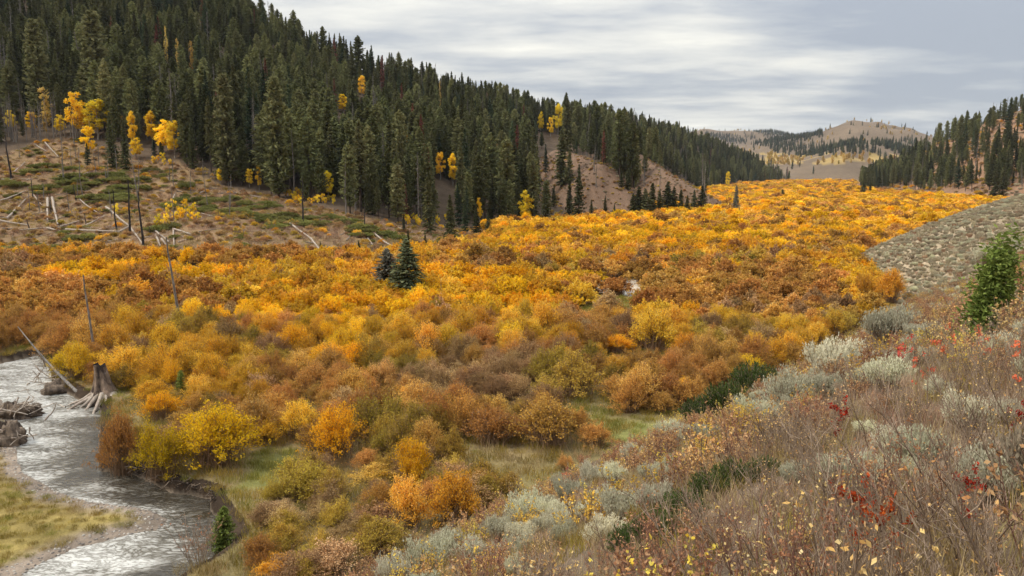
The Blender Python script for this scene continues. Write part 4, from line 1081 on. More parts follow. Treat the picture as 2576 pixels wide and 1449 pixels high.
ASP = [  # u, foot v, top v, width px, kind, label
 (198, 348, 230, 48, 'aspen', 'tallest orange-yellow aspen in the left aspen group'),
 (247, 350, 252, 56, 'aspen', 'wide yellow aspen right of the tallest one in the left group'),
 (225, 390, 318, 34, 'aspen', 'lower yellow aspen before the left aspen group'),
 (30, 330, 276, 26, 'aspen', 'small yellow aspen crown at the far left forest edge'),
 (80, 335, 282, 26, 'aspen', 'second small yellow aspen crown from the left edge'),
 (116, 345, 285, 24, 'aspen_pale', 'faded small aspen between the two small yellow crowns on the left'),
 (152, 340, 288, 24, 'aspen', 'small yellow aspen left of the tall aspen group'),
 (117, 330, 222, 36, 'aspen_pale', 'tall nearly bare brownish aspen at the upper left'),
 (336, 370, 281, 24, 'aspen', 'slender yellow aspen at the left side of the right group'),
 (343, 400, 345, 28, 'aspen', 'low yellow aspen leaning at the foot of the right group'),
 (312, 350, 292, 16, 'aspen_pale', 'thin pale aspen seen between the dark spruces'),
 (385, 365, 280, 34, 'aspen', 'tall yellow aspen in the middle of the right group'),
 (412, 385, 300, 44, 'aspen', 'bright yellow aspen in the right group, second from its right end'),
 (440, 398, 305, 34, 'aspen', 'bright yellow aspen at the right end of the right group'),
 (370, 350, 305, 20, 'aspen_pale', 'pale aspen in the gap of the right aspen group'),
 (1325, 562, 476, 36, 'aspen', 'single oval yellow aspen at the foot of the dark forest edge'),
 (1108, 452, 383, 24, 'aspen', 'yellow aspen crown in the dark forest, left of the close pair'),
 (1140, 468, 386, 26, 'aspen', 'yellow aspen crown in the dark forest, right of the close pair'),
 (1206, 560, 495, 16, 'aspen', 'thin yellow aspen between the spruces of the forest corner'),
 (826, 500, 430, 24, 'aspen', 'round yellow aspen crown low in the forest above the clearing'),
 (554, 462, 424, 18, 'aspen', 'small yellow aspen at the foot of the forest above the clearing, left one'),
 (578, 464, 428, 14, 'aspen', 'small yellow aspen at the foot of the forest, right beside the left one'),
 (628, 472, 425, 18, 'aspen', 'yellow aspen at the foot of the forest, left of a close pair'),
 (652, 478, 418, 16, 'aspen', 'yellow aspen at the foot of the forest, right of a close pair'),
 (864, 285, 236, 26, 'aspen', 'yellow treetop high in the dark forest left of the red dead conifer'),
 (911, 250, 192, 20, 'aspen', 'small yellow treetop just under the left skyline'),
 (1404, 338, 262, 28, 'aspen', 'big yellow aspen high on the slope at centre'),
 (1360, 335, 280, 14, 'aspen', 'narrow yellow aspen left of the big one high on the slope'),
 (1385, 345, 296, 16, 'aspen', 'lower yellow aspen beside the big one high on the slope'),
 (422, 180, 70, 14, 'aspen_pale', 'pale narrow aspen high in the upper left forest'),
 (452, 200, 100, 16, 'aspen_pale', 'pale aspen high in the upper left forest, middle one'),
 (484, 205, 106, 16, 'aspen_pale', 'pale aspen high in the upper left forest, right one'),
 (1025, 440, 340, 12, 'aspen_pale', 'narrow faded aspen in the forest near the leaning grey trunk'),
 (1107, 290, 205, 10, 'aspen_pale', 'narrow pale yellow tree just under the skyline left of centre'),
 (1830, 475, 432, 12, 'aspen', 'yellow tree at the far end of the left forest edge'),
 (1250, 400, 362, 14, 'aspen_pale', 'small faded aspen in the middle of the forest slope'),
]
AM = {('aspen', i): meshes(aspen(40 + i, 9, 1.6, 2600), 'aspen') for i in range(3)}
AM.update({('aspen_pale', i): meshes(aspen(50 + i, 9, 1.3, 700, 0.25, 'aspen_pale', 0.15), 'aspen') for i in range(3)})
clearview = []
for j, (eu, ev, et, wp, kk, lab) in enumerate(ASP):
    p = hit(eu, ev, 20); f0 = float(project(*p)[2]); H_ = (ev - et) * f0 / FPX; W_ = wp * f0 / FPX
    place('aspen_tree', AM[(kk, j % 3)], tuple(p), rng.uniform(0, 6.28), (W_ / 2.5, W_ / 2.5, H_ / 9), lab, 'tree', 'autumn aspens')
    targets.append((p[0], p[1], 1.6)); clearview.append((eu, et, et + (ev - et) * (0.62 if ev - et > 80 else 0.9), wp / 2 + 2, f0))

# dense conifer cover
XS, YS = [], []
for (y0, y1, sp_) in ((120, 330, 3.7), (330, 560, 4.6), (560, 1300, 6.0)):
    x, y = cand(-0.75 * y1, 0.75 * y1, y0, y1, sp_); u, v, f = project(x, y, height(x, y, False))
    k = (u > -250) & (u < 2850) & (v < 640); XS.append(x[k]); YS.append(y[k])
x, y = np.concatenate(XS), np.concatenate(YS)
tb = lookup(TB, x, y); z = height(x, y); u, v, f = project(x, y, z); r = rng.random(len(x))
ra = ridge(x, y, SPUR_A, .6, .62) > -0.3; rb_ = ridge(x, y, SPUR_B, .6, .6) > -0.3
left = u < 2060
ok = left & ((tb > 0.6) | ra | rb_)
edge_n = (fbm(x / 10, y / 10, 301, 3) - 0.5) * 26
ok &= ~(in_poly(u, v + edge_n * 0.5, CLEAR) & (x < 20))
spurn = fbm(x / 14, y / 14, 303, 3)
inA = in_poly(u, v, BAREA); inB = in_poly(u, v, BAREB)
ok &= ~(inA | inB) | (r < 0.03)
ok &= ~((ra | rb_) & ~(inA | inB)) | (r < 0.5)
ok &= ~((u < 190) & (v > 318) & (y < 260)) | (r < 0.06)
ok &= (r < 0.93)
ok &= ~((u > 1545) & (u < 1840) & (v > 500) & (y < 420))
Hm = v - 8.0 * FPX / f
ok &= ~((in_poly(u, Hm, BAREA) | in_poly(u, Hm, BAREB)) & (y < 330) & (rng.random(len(x)) < 0.85))
ok &= ~(rb_ & (y < 420) & (u > 1600) & (r > 0.12))
rr_ = fbm(x / 30, y / 30, 305, 3)
rp = np.where(v > 440, 0.50, np.where(v > 380, 0.34, 0.22)) + (rr_ - 0.5) * 1.1
rp = np.where(u < 2330, np.maximum(rp, 0.6), rp)
rp = np.where((u > 2215) & (v > 479 + (rr_ - .5) * 16), 0.0, rp)
okr = (~left) & (tb > 0.8) & (r < rp) & (x > 60) & (v < 492)
ok |= okr
ok &= (np.maximum(lookup(TC, x, y), lookup(TD, x, y)) < 3) | (y < 1050)
for (tx, ty, tr_) in targets: ok &= np.hypot(x - tx, y - ty) > tr_
H = np.where(left, rng.uniform(10.5, 22, len(x)), rng.uniform(11, 20, len(x)))
H *= np.where(left & (y > 600), 0.85, 1.0) * np.where(v < 330, 0.88, 1.0) * np.where((fbm(x / 18, y / 18, 307) > 0.62), 1.1, 1.0)
H = np.where(rng.random(len(x)) < 0.22, H * 0.62, H)
edge_close = left & (dist_poly(u, v, CLEAR) < 14); H = np.where(edge_close & (rng.random(len(x)) < 0.45), H * 0.6, H)
vt = v - H * FPX / f
for (cu, ct, cb_, hw, cf) in clearview:
    ok &= ~((np.abs(u - cu) < hw + 4) & (f < cf + 1) & (vt < cb_) & (v > ct))
x, y, z, u, v, f, H, left = [a[ok] for a in (x, y, z, u, v, f, H, left)]
n = len(x); r = rng.random(n); cn = fbm(x / 28, y / 28, 309, 3)
kd = np.where(r < 0.36, 0, np.where(r < 0.62, 1, np.where(r < 0.88, 2, 3)))
kd = np.where(cn + (rng.random(n) - 0.5) * 0.35 > 0.54, np.where(rng.random(n) < 0.5, 4, 5), kd)
kd = np.where(rng.random(n) < 0.012, 6, kd); kd = np.where(rng.random(n) < 0.07, 7, kd)
# dead red conifers seen in the photograph's forest
for (ru, rv) in ((795, 235), (1010, 285), (960, 300), (1045, 330), (860, 320), (1000, 520), (920, 300)):
    q = np.argmin((u - ru) ** 2 + (v - H * FPX / f * 0.5 - rv) ** 2); kd[q] = 6
vis = visible(x, y, z + H * 0.9, 0.5) & (u > -10) & (u < 2586) & (v - H * FPX / f < 1449) & (v > 0)
app = np.where(vis, H / f, 0)
order = np.argsort(-app); nind = 300 - len(EXPL); ind = order[:nind]; isind = np.zeros(n, bool); isind[ind] = True
s_ = H / 16; wv_ = rng.uniform(0.85, 1.2, n)
for i in ind:
    kk = CKN[kd[i]]
    if u[i] > 2060: zone = 'on the lower slope of the right-hand hill'
    elif u[i] < 480: zone = 'in the forest behind the yellow aspens'
    elif u[i] < 820: zone = 'along the forest edge above the clearing'
    elif u[i] < 1260: zone = 'in the forest above the lone spruces'
    else: zone = 'on the slopes around the bare spurs'
    place('conifer', CKM[kk], (x[i], y[i], z[i]), rng.uniform(0, 6.28), (s_[i] * wv_[i], s_[i] * wv_[i], s_[i]), CDESC[kk] + ' ' + zone, 'tree', CDESC[kk] + ' trees ' + zone)
X, Y, Z, K, S, ZF = [x[~isind]], [y[~isind]], [z[~isind]], [kd[~isind]], [(s_ * wv_)[~isind]], [(1 / wv_)[~isind]]
# woods on the far mountains
x, y = cand(250, 1900, 1150, 3500, 13.0); z = height(x, y, False); u, v, f = project(x, y, z)
DARK = [[(1870, 335), (2060, 325), (2072, 345), (1960, 372), (1880, 365)], [(1925, 362), (2060, 368), (2130, 350), (2170, 352), (2190, 388), (2050, 392), (1950, 390)], [(2195, 362), (2290, 352), (2340, 376), (2335, 396), (2185, 392)], [(1960, 385), (2100, 385), (2110, 396), (1960, 396)],
        [(1770, 335), (1880, 345), (1880, 365), (1800, 360)]]
nf = fbm(x / 70, y / 70, 331, 3); dk = np.zeros(len(x), bool)
for P in DARK: dk |= in_poly(u, v, P)
dk = (dk & (nf > 0.34)) | (rng.random(len(x)) < 0.02)
yl = ((v > 388) & (v < 416) & (u > 1930) & (u < 2260) & (nf > 0.38) & (rng.random(len(x)) < 0.8)) | ((v < 388) & (nf > 0.56) & (rng.random(len(x)) < 0.12))
m = (dk | yl) & (u > 1600) & (u < 2700) & (z > 8)
kf = np.where(dk, np.where(rng.random(len(x)) < 0.6, 2, 3), 8)[m]
X.append(x[m]); Y.append(y[m]); Z.append(z[m]); K.append(kf); S.append(np.where(kf == 8, rng.uniform(0.8, 1.3, m.sum()), rng.uniform(0.9, 1.35, m.sum()))); ZF.append(np.full(m.sum(), 0.8))
X, Y, Z, K, S, ZF = map(np.concatenate, (X, Y, Z, K, S, ZF))
protos = [merged(CK[k_], 'conifer') for k_ in CKN] + [merged(aspen(60, 9, 2.6, 700, 0.15, 'aspen_pale', 0.4), 'aspen')]
stuff('conifer_forest', 'dark conifer forest covering the left mountainside and patches of the far hills', 'forest', protos, np.stack([X, Y, Z], 1), K, rng.uniform(0, 6.28, len(X)), S, ZF)
print('conifers stuff', len(X))
# ================================================================ near slope of sagebrush and bare brush
def slope_ok(x, y): return (near_plane(x, y) > -0.35) & (y > 0.5)
SG = [meshes(sage(500 + i), 'sagebrush') for i in range(4)]
SGD = [meshes(sage(510 + i, 0.7, 0.7, 3600, 'sage_dry'), 'sagebrush') for i in range(2)]
SAGES = [ # u, foot row, width px, label
 (2228, 872, 135, 'large round grey-green sagebrush highest on the near slope edge'),
 (2315, 862, 70, 'smaller sagebrush right of the large round one'),
 (2085, 955, 140, 'wide pale sagebrush below and left of the large round one'),
 (1985, 1030, 130, 'pale sagebrush right of the upper dark juniper'),
 (2070, 1005, 90, 'grey sagebrush between two wide pale ones'),
 (2240, 985, 120, 'pale sagebrush under the coral red leaves'),
 (1692, 1118, 75, 'small sagebrush at the right end of the green meadow'),
 (1735, 1108, 60, 'small grey sagebrush just below the upper dark juniper'),
 (1602, 1168, 75, 'small pale sagebrush below the green meadow'),
 (1490, 1225, 80, 'sagebrush on the slope edge, upper of two'),
 (1440, 1262, 90, 'sagebrush on the slope edge, lower of two'),
 (1330, 1320, 110, 'sagebrush beside the orange willow clump'),
 (1255, 1362, 90, 'sagebrush just right of the orange willow clump foot'),
 (1560, 1310, 130, 'big pale sagebrush left of the lower dark juniper'),
 (1650, 1290, 110, 'pale sagebrush above the lower dark juniper'),
 (1515, 1362, 90, 'sagebrush at the lower left of the dark juniper'),
 (1190, 1420, 110, 'sagebrush at the bottom, right of the widest one'),
 (1080, 1446, 130, 'widest sagebrush at the bottom edge'),
 (985, 1470, 100, 'sagebrush cut by the bottom edge, leftmost'),
 (2445, 1080, 130, 'pale sagebrush at the right, below the coral leaves'),
 (2535, 1060, 90, 'pale sagebrush at the right edge below the coral leaves'),
 (2182, 1100, 60, 'small pale sagebrush among bare twigs'),
 (2478, 668, 70, 'small pale sagebrush behind the bright green fir'),
 (2365, 1005, 70, 'small sagebrush between the coral leaves and the right edge'),
 (1380, 1300, 70, 'small sagebrush on the slope edge above the orange leaves'),
 (1130, 1395, 90, 'pale sagebrush between the widest one and the orange clump'),
 (1300, 1400, 80, 'low sagebrush inside the slope, below the orange clump'),
 (1420, 1370, 80, 'low sagebrush left of the lower dark junipers'),
 (1550, 1215, 70, 'pale sagebrush on the slope edge below the meadow'),
 (1780, 1120, 70, 'pale sagebrush below the upper dark junipers'),
 (1900, 1060, 90, 'pale sagebrush right below the upper junipers'),
 (2150, 930, 80, 'sagebrush touching the large round one on its left'),
]
avoid = []
def near_at(u, v): return hit(u, v, 1.6)
for j, (su, sv, wp, lab) in enumerate(SAGES):
    p = near_at(su, sv); f0 = float(project(*p)[2]); W_ = wp * f0 / FPX; s_ = W_ / 1.12
    place('sagebrush', SG[j % 4], (p[0], p[1], p[2] - 0.04), rng.uniform(0, 6.28), (s_, s_, s_ * rng.uniform(0.9, 1.1)), lab, 'shrub', 'sagebrush on the near slope')
    avoid.append((p[0], p[1], W_ * 0.55))
JU = [meshes(juniper(520 + i), 'juniper') for i in range(3)]
JUN = [(1765, 1068, 95, 'dark juniper mound at the slope edge, left end of the upper row'), (1830, 1040, 110, 'dark juniper mound at the slope edge, middle of the upper row'), (1890, 985, 95, 'dark juniper mound, third in the upper row'), (1925, 962, 60, 'small dark juniper, right end of the upper row'),
       (1590, 1395, 110, 'dark juniper, left end of the lower row'), (1655, 1365, 120, 'dark juniper, second in the lower row'), (1722, 1310, 110, 'dark juniper, third in the lower row'), (1790, 1255, 100, 'dark juniper, fourth in the lower row'), (1845, 1225, 100, 'dark juniper, fifth in the lower row'), (1925, 1205, 80, 'dark juniper, right end of the lower row')]
for j, (su, sv, wp, lab) in enumerate(JUN):
    p = near_at(su, sv); f0 = float(project(*p)[2]); W_ = wp * f0 / FPX; s_ = W_ / 1.6
    place('juniper_shrub', JU[j % 3], (p[0], p[1], p[2] - 0.03), rng.uniform(0, 6.28), (s_ * 1.3, s_ * 1.3, s_ * 2.0), lab, 'shrub', 'dark junipers on the near slope')
    avoid.append((p[0], p[1], W_ * 0.55))
# bright young fir leaning on the right
p = near_at(2462, 868); f0 = float(project(*p)[2]); Hf = 230 * f0 / FPX
fir = conifer(530, 1.0, 0.115, 0.02, 46, 10, 12, 0.030, 0.012, -0.35, 0.5, 1.0, 'fir_green')
place('young_fir', meshes(fir, 'young_fir'), (p[0], p[1], p[2]), 0.4, (Hf * 1.1, Hf * 1.1, Hf), 'bright green young fir leaning right in the brush at the right edge', 'tree', None, tilt=(0.0, 0.26))
avoid.append((p[0], p[1], 0.25))

TW = {}
TWD = {'tan': ('leaf_tan', 520, 'twiggy brush with tan orange leaves'), 'yellow': ('leaf_yellow', 420, 'twiggy brush with small yellow leaves'), 'pink': ('leaf_pink', 520, 'twiggy brush with reddish brown leaves'), 'bare': ('leaf_tan', 110, 'bare grey twiggy brush')}
for i, (k_, (mt, nl, ds)) in enumerate(TWD.items()):
    for s_ in range(3):
        TW[(k_, s_)] = twig_shrub(540 + i * 5 + s_, 1.0, 0.55, 16, nl, mt, 0.019 if k_ != 'bare' else 0.016, 0.006, 'redstems' if k_ == 'pink' or (k_ == 'tan' and s_ >= 1) else 'greystems')
TWM = {k_: meshes(v_, 'brush') for k_, v_ in TW.items()}
TWN, TWF = {}, {}
for i, (k_, (mt, nl, ds)) in enumerate(TWD.items()):
    TWN[k_] = meshes(twig_shrub(800 + i, 1.0, 0.5, 13, max(60, nl // 3), mt, 0.027, 0.0075), 'brush')
    TWF[k_] = twig_shrub(810 + i, 1.0, 0.6, 14, int(nl * 0.9), mt, 0.036, 0.011, 'redstems' if k_ == 'pink' else 'greystems')
TWFM = {k_: meshes(v_, 'brush') for k_, v_ in TWF.items()}
FORB = [tuft(560, 0.45, 0.55, 110, 0.006, 'grass_tan'), tuft(561, 0.4, 0.35, 130, 0.007, 'grass_olive'), tuft(562, 0.4, 0.30, 130, 0.007, 'grass_green'), tuft(563, 0.4, 0.4, 110, 0.007, 'straw_pink')]

XS, YS = [], []
for (y0, y1, sp_) in ((0.3, 14, 0.62), (14, 34, 0.80), (34, 100, 1.05)):
    x, y = cand(-8, 75 if y1 > 40 else 1.0 * y1 + 3, y0, y1, sp_); XS.append(x); YS.append(y)
x, y = np.concatenate(XS), np.concatenate(YS); z = height(x, y); u, v, f = project(x, y, z)
ok = slope_ok(x, y) & (np.hypot(x, y) > 2.1) & (u > -200) & (u < 3300) & (y > 0.8) & (sage_spur(x, y) < near_plane(x, y) + 0.6)
for (tx, ty, tr_) in avoid:
    ok &= np.hypot(x - tx, y - ty) > tr_ + 0.22
    L_ = np.hypot(tx, ty); al = (x * tx + y * ty) / L_; pe = np.abs(x * ty - y * tx) / L_
    ok &= ~((pe < tr_ * 0.9 + 0.1) & (al < L_) & (al > L_ - 1.2 - 0.07 * L_) & (al > 0))
x, y, z, u, v, f = [a[ok] for a in (x, y, z, u, v, f)]
n = len(x); cn = fbm(x / 3.2, y / 3.2, 401, 3); r = rng.random(n)
t = cn + (r - 0.5) * 0.35
kd = np.where(t > 0.62, 1, np.where(t > 0.50, 0, np.where(t > 0.36, 2, 3)))
kd = np.where((u > 1850) & (f < 16) & (rng.random(n) < 0.20), 3, kd)
sgm = (fbm(x / 2.2, y / 2.2, 403, 2) > 0.62) | (rng.random(n) < 0.07); kd = np.where(sgm, 4 + (rng.random(n) < 0.3), kd)
sc = rng.uniform(0.38, 0.78, n) * np.where(f < 4.5, 0.75, 1.0); sc = np.where(kd >= 4, sc * 0.85, sc)
vis = visible(x, y, z + 0.8, 0.05) & (u > -30) & (u < 2606) & (v - 0.8 * sc * FPX / f < 1440)
order = np.argsort(np.where(vis, f, 1e9))
ib = [i for i in order if vis[i] and kd[i] < 4][:300]; isg = [i for i in order if vis[i] and kd[i] >= 4][:300 - len(SAGES)]
isind = np.zeros(n, bool); isind[ib] = True; isind[isg] = True
for i in ib:
    k_ = ('tan', 'yellow', 'pink', 'bare')[kd[i]]
    zone = 'at the bottom right close to the viewer' if f[i] < 8 else 'further along the near slope'
    place('brush_shrub', TWN[k_] if f[i] < 6.5 and i % 2 else TWM[(k_, int(i) % 3)] if f[i] < 14 else TWFM[k_], (x[i], y[i], z[i]), rng.uniform(0, 6.28), sc[i] * 1.1, TWD[k_][2] + ' ' + zone, 'shrub', TWD[k_][2] + ' ' + zone)
for i in isg:
    me_ = (SG if kd[i] == 4 else SGD)[int(i) % 2]
    ds = 'small grey-green sagebrush' if kd[i] == 4 else 'small dry brownish sagebrush'
    place('sagebrush', me_, (x[i], y[i], z[i] - 0.03), rng.uniform(0, 6.28), sc[i], ds + ' scattered among the twiggy brush of the near slope', 'shrub', ds + ' of the near slope')
rest = ~isind
# sage spur behind
xs, ys = cand(42, 175, 84, 175, 0.8); zs_ = height(xs, ys); us, vs, fs = project(xs, ys, zs_)
sg = sage_spur(xs, ys)
k = (sg > -0.25) & (sg > near_plane(xs, ys) - 0.7) & (us < 2750) & (fbm(xs / 7, ys / 7, 411) + 0.6 * rng.random(len(xs)) > 0.42)
xs, ys, zs_ = xs[k], ys[k], zs_[k]; ks = np.where(rng.random(len(xs)) < 0.25, 4, 5); ks = np.where(rng.random(len(xs)) < 0.04, 2, ks)
protos = [merged(TWF[k_], 'brush') for k_ in ('tan', 'yellow', 'pink', 'bare')] + [merged(sage(515, 0.75, 0.75, 2600, 'sage', 0.05, 0.016, 110), 'sagebrush'), merged(sage(516, 0.75, 0.6, 2200, 'sage_dry', 0.05, 0.016, 110), 'sagebrush')]
PX, PY, PZ = np.concatenate([x[rest], xs]), np.concatenate([y[rest], ys]), np.concatenate([z[rest], zs_ - 0.04])
KK = np.concatenate([kd[rest], ks]); SS = np.concatenate([sc[rest], rng.uniform(0.35, 0.8, len(xs))])
stuff('brush_cover', 'low grey-green sagebrush and bare brush covering the far sage spur and slope gaps', 'shrubs', protos, np.stack([PX, PY, PZ], 1), KK, rng.uniform(0, 6.28, len(PX)), SS)
print('brush', n, 'spur', len(xs))

# red leaved stems
def red_plant(seed, H, mat, nl, leaf, ncl):
    return twig_shrub(seed, H, 0.22, 7, nl, mat, leaf, 0.005, 'greystems', 0.05, ncl)
rp_ = [meshes(red_plant(580, 1.0, 'leaf_red', 210, 0.028, 12), 'red_shrub'), meshes(red_plant(581, 1.0, 'leaf_coral', 120, 0.030, 8), 'coral_shrub')]
REDS = [(2150, 1400, 200, 0, 'upright stem with dark red leaves at the lower right, left one'), (2215, 1470, 240, 0, 'upright stem with dark red leaves at the lower right, right one'),
        (2105, 1120, 120, 0, 'dull red leaved stem above the dark red one'), (2090, 1300, 110, 0, 'small red leaved stem left of the dark red ones'),
        (2260, 960, 100, 1, 'coral leaved stem over the pale sagebrush, left of three'), (2310, 1000, 100, 1, 'coral leaved stem over the pale sagebrush, middle of three'), (2372, 950, 110, 1, 'coral leaved stem with the highest bright leaves, right of three'),
        (2445, 930, 90, 1, 'coral leaved stem below the bright green fir'), (2480, 950, 100, 1, 'coral leaved stem just right of the fir foot'), (2568, 1010, 150, 1, 'coral leaved stem at the right edge'), (2560, 1130, 120, 0, 'dark red leaved stem at the right edge'),
        (2430, 1330, 160, 0, 'thin red leaved stem near the bottom right'), (1420, 1230, 45, 1, 'small orange-red leaved stem on the slope edge')]
for (su, sv, hp, kk, lab) in REDS:
    p = near_at(su, sv); f0 = float(project(*p)[2]); h_ = hp * f0 / FPX * 1.1
    place('red_leaved_shrub', rp_[kk], tuple(p), rng.uniform(0, 6.28), h_, lab, 'shrub', 'red leaved stems on the near slope')
# tall dry stalks
def stalk(seed, H, nb=9):
    R = np.random.default_rng(seed); g = Geo(); z = np.linspace(0, H, 9)
    P = np.stack([np.cumsum(R.normal(size=9) * 0.015) - z * 0.06, np.cumsum(R.normal(size=9) * 0.015), z], 1)
    tube(g, P, np.linspace(0.009, 0.003, 9), 5)
    t = R.uniform(0.3, 0.95, nb); A = np.stack([np.interp(t * H, z, P[:, i]) for i in range(3)], 1)
    B = A + R.normal(size=(nb, 3)) * np.array([0.12, 0.12, 0.03]) + np.array([0, 0, 0.12]); ribbons(g, A, B, 0.003, R)
    return [('stalk', g, M['greystems'])]
STM = [meshes(stalk(590 + i, 1.5), 'stalk') for i in range(3)]
for j, (su, sv, hp, tl, lab) in enumerate([(2130, 1230, 210, -0.2, 'long pale tan stalk leaning left in the brush'), (2315, 1300, 330, 0.0, 'tall dry stalk upright at the lower right'), (1975, 1449, 230, 0.25, 'grey curved stalk at the bottom of the near slope'),
        (2250, 1449, 380, -0.35, 'long grey stalk leaning left between the red stems'), (2400, 1380, 300, -0.5, 'grey stalk leaning far left at the lower right'), (2500, 1300, 260, -0.55, 'grey stalk leaning left close to the right edge'),
        (1880, 1449, 160, -0.5, 'short grey stalk leaning left at the bottom'), (2330, 1080, 240, 0.05, 'dry forked stalk below the coral leaves')]):
    p = near_at(su, sv); f0 = float(project(*p)[2]); h_ = hp * f0 / FPX / 1.5
    place('dry_stalk', STM[j % 3], tuple(p), 0, h_, lab, 'plant', 'tall dry stalks', tilt=(0, tl))

# bare grey branches crossing the brush close to the camera
def branchy(seed):
    R = np.random.default_rng(seed); g = Geo(); z = np.linspace(0, 1.25, 8)
    P = np.stack([z * 0.55 + np.cumsum(R.normal(size=8) * .02), np.cumsum(R.normal(size=8) * .02), z], 1); tube(g, P, np.linspace(.011, .003, 8), 5)
    nb = 12; t = R.uniform(.2, .95, nb); A = np.stack([np.interp(t * 1.25, z, P[:, i]) for i in range(3)], 1)
    B = A + np.stack([R.uniform(-.1, .35, nb), R.normal(size=nb) * .14, R.uniform(.08, .4, nb)], 1); ribbons(g, A, B, .0045, R, 0, R.random(nb))
    A2 = (A + B) / 2; ribbons(g, A2, A2 + R.normal(size=(nb, 3)) * .09 + np.array([0, 0, .08]), .0025, R)
    return [('branches', g, M['greystems'])]
BRM = [meshes(branchy(840 + i), 'bare_branch') for i in range(4)]
for j in range(48):
    bu, bv = rng.uniform(1500, 2590), rng.uniform(1060, 1640)
    if bu < 2576 - (bv - 900) * 1.7: continue
    p = near_at(bu, bv)
    place('bare_branch', BRM[j % 4], tuple(p), pi + rng.normal() * 0.7, rng.uniform(0.55, 0.95), 'bare grey forked branch leaning through the near brush', 'plant', 'bare grey branches in the near brush')

# ================================================================ the clearing: logs, snags, low green shrubs, small aspens
def cr(x, y): return x * 0.3472, 314.5 + y * 0.3472
LOGM = {}
def log_thing(A, B, r, lab, mat='log_pale', group='fallen logs in the clearing', lift=0.0):
    """a fallen trunk following the ground from A to B"""
    n = 7; t = np.linspace(0, 1, n); P = A[None] * (1 - t[:, None]) + B[None] * t[:, None]
    P[:, 2] = height(P[:, 0], P[:, 1], False) + r * 0.8 + lift; P[:, 2] = P[:, 2] * 0.5 + np.linspace(P[0, 2], P[-1, 2], n) * 0.5 + 0.1
    c = P[n // 2].copy(); R = np.random.default_rng(int(abs(A[0] * 100)) + 3)
    P[1:-1, :2] += R.normal(size=(n - 2, 2)) * r * 0.15
    g = Geo(); tube(g, P - c, np.linspace(r, r * 0.55, n), 6, 0, 0.5, True)
    b = Geo(); nb = 7; k = R.uniform(0.35, 1, nb); Q = np.stack([np.interp(k, t, (P - c)[:, i]) for i in range(3)], 1)
    ribbons(b, Q, Q + R.normal(size=(nb, 3)) * np.array([0.35, 0.35, 0.25]) + np.array([0, 0, .2]), r * 0.22, R)
    return place('fallen_log', [('trunk', g.mesh('log_trunk', [M[mat]])), ('branch_stubs', b.mesh('log_stubs', [M[mat]]))], tuple(c), 0, 1.0, lab, 'log', group)
LOGS = [((0, 560), (185, 490), .22, 'pale log at the left edge, pointing down left'), ((50, 690), (212, 522), .24, 'long pale log slanting down left beside the edge log'), ((0, 705), (200, 738), .24, 'pale log lying level at the left edge'),
 ((345, 545), (345, 705), .30, 'thick pale log pointing straight downhill, left of a pair'), ((378, 540), (420, 735), .30, 'thick pale log pointing straight downhill, right of a pair'),
 ((150, 775), (430, 748), .20, 'long grey log lying level below the thick pair'), ((440, 748), (602, 700), .20, 'grey log continuing the level one up to the right'), ((620, 742), (762, 668), .20, 'grey log slanting up right in mid clearing'),
 ((700, 780), (825, 738), .20, 'short grey log above the long white one'), ((480, 772), (870, 788), .27, 'long white log lying level at the foot of the clearing'), ((870, 786), (935, 750), .22, 'short white log end bending up right'), ((345, 762), (440, 784), .24, 'short white log left of the long white one'),
 ((768, 608), (930, 742), .26, 'long straight pale log slanting down right beside the burnt snags'), ((935, 742), (1042, 890), .20, 'grey log running down from the long straight pale log'), ((1090, 752), (1225, 862), .22, 'pale log slanting down right of the crooked snag'),
 ((1130, 808), (1162, 892), .22, 'short white log end, left of three by the willows'), ((1172, 840), (1212, 892), .22, 'short white log end, middle of three by the willows'), ((1255, 760), (1262, 888), .18, 'short white log end, right of three by the willows'), ((1262, 768), (1382, 806), .22, 'grey log lying right of the white log ends'),
 ((2085, 718), (2250, 835), .24, 'long pale log slanting down right at the right half of the clearing'), ((2250, 835), (2312, 912), .22, 'lower pale log in line with the long right one'), ((100, 352), (182, 278), .18, 'thin pale log high on the left of the clearing'),
 ((250, 148), (335, 200), .2, 'pale log high in the clearing, left of two'), ((322, 130), (424, 242), .24, 'pale log high in the clearing, right of two'), ((570, 540), (722, 655), .16, 'thin grey log crossing mid clearing to the right'), ((652, 612), (764, 565), .16, 'thin grey log rising to the right in mid clearing'),
 ((1240, 570), (1272, 498), .20, 'short white log before the forest edge'), ((242, 512), (302, 592), .18, 'short pale log right of the slanting left logs'), ((0, 400), (230, 405), .16, 'dark thin log lying level at the upper left'), ((0, 110), (40, 128), .3, 'white log piece at the upper left edge'),
 ((1450, 505), (1500, 480), .22, 'small white log piece at the forest foot'), ((1700, 500), (1930, 540), .14, 'thin pale log along the forest foot'), ((1460, 650), (1610, 700), .14, 'thin grey log in the right half of the clearing'), ((1940, 880), (2050, 975), .14, 'thin grey log at the lower right end of the clearing'),
 ((2560, 700), (2700, 880), .2, 'pale log slanting down at the right end of the clearing'), ((2700, 790), (2870, 905), .2, 'second pale log slanting down at the right end of the clearing'), ((2300, 690), (2440, 650), .14, 'thin pale log under the burnt trunk')]
for (a, b, r_, lab) in LOGS:
    A, B = hit(*cr(*a), 30), hit(*cr(*b), 30); log_thing(A, B, r_ * 1.05, lab, lift=0.12)
xs, ys = cand(-165, 0, 140, 262, 6.2); zz = height(xs, ys); u, v, f = project(xs, ys, zz)
k = in_poly(u, v, CLEAR) & (u > -10) & (u < 1230) & (v < 618); xs, ys = xs[k], ys[k]; k = rng.permutation(len(xs))[:150]
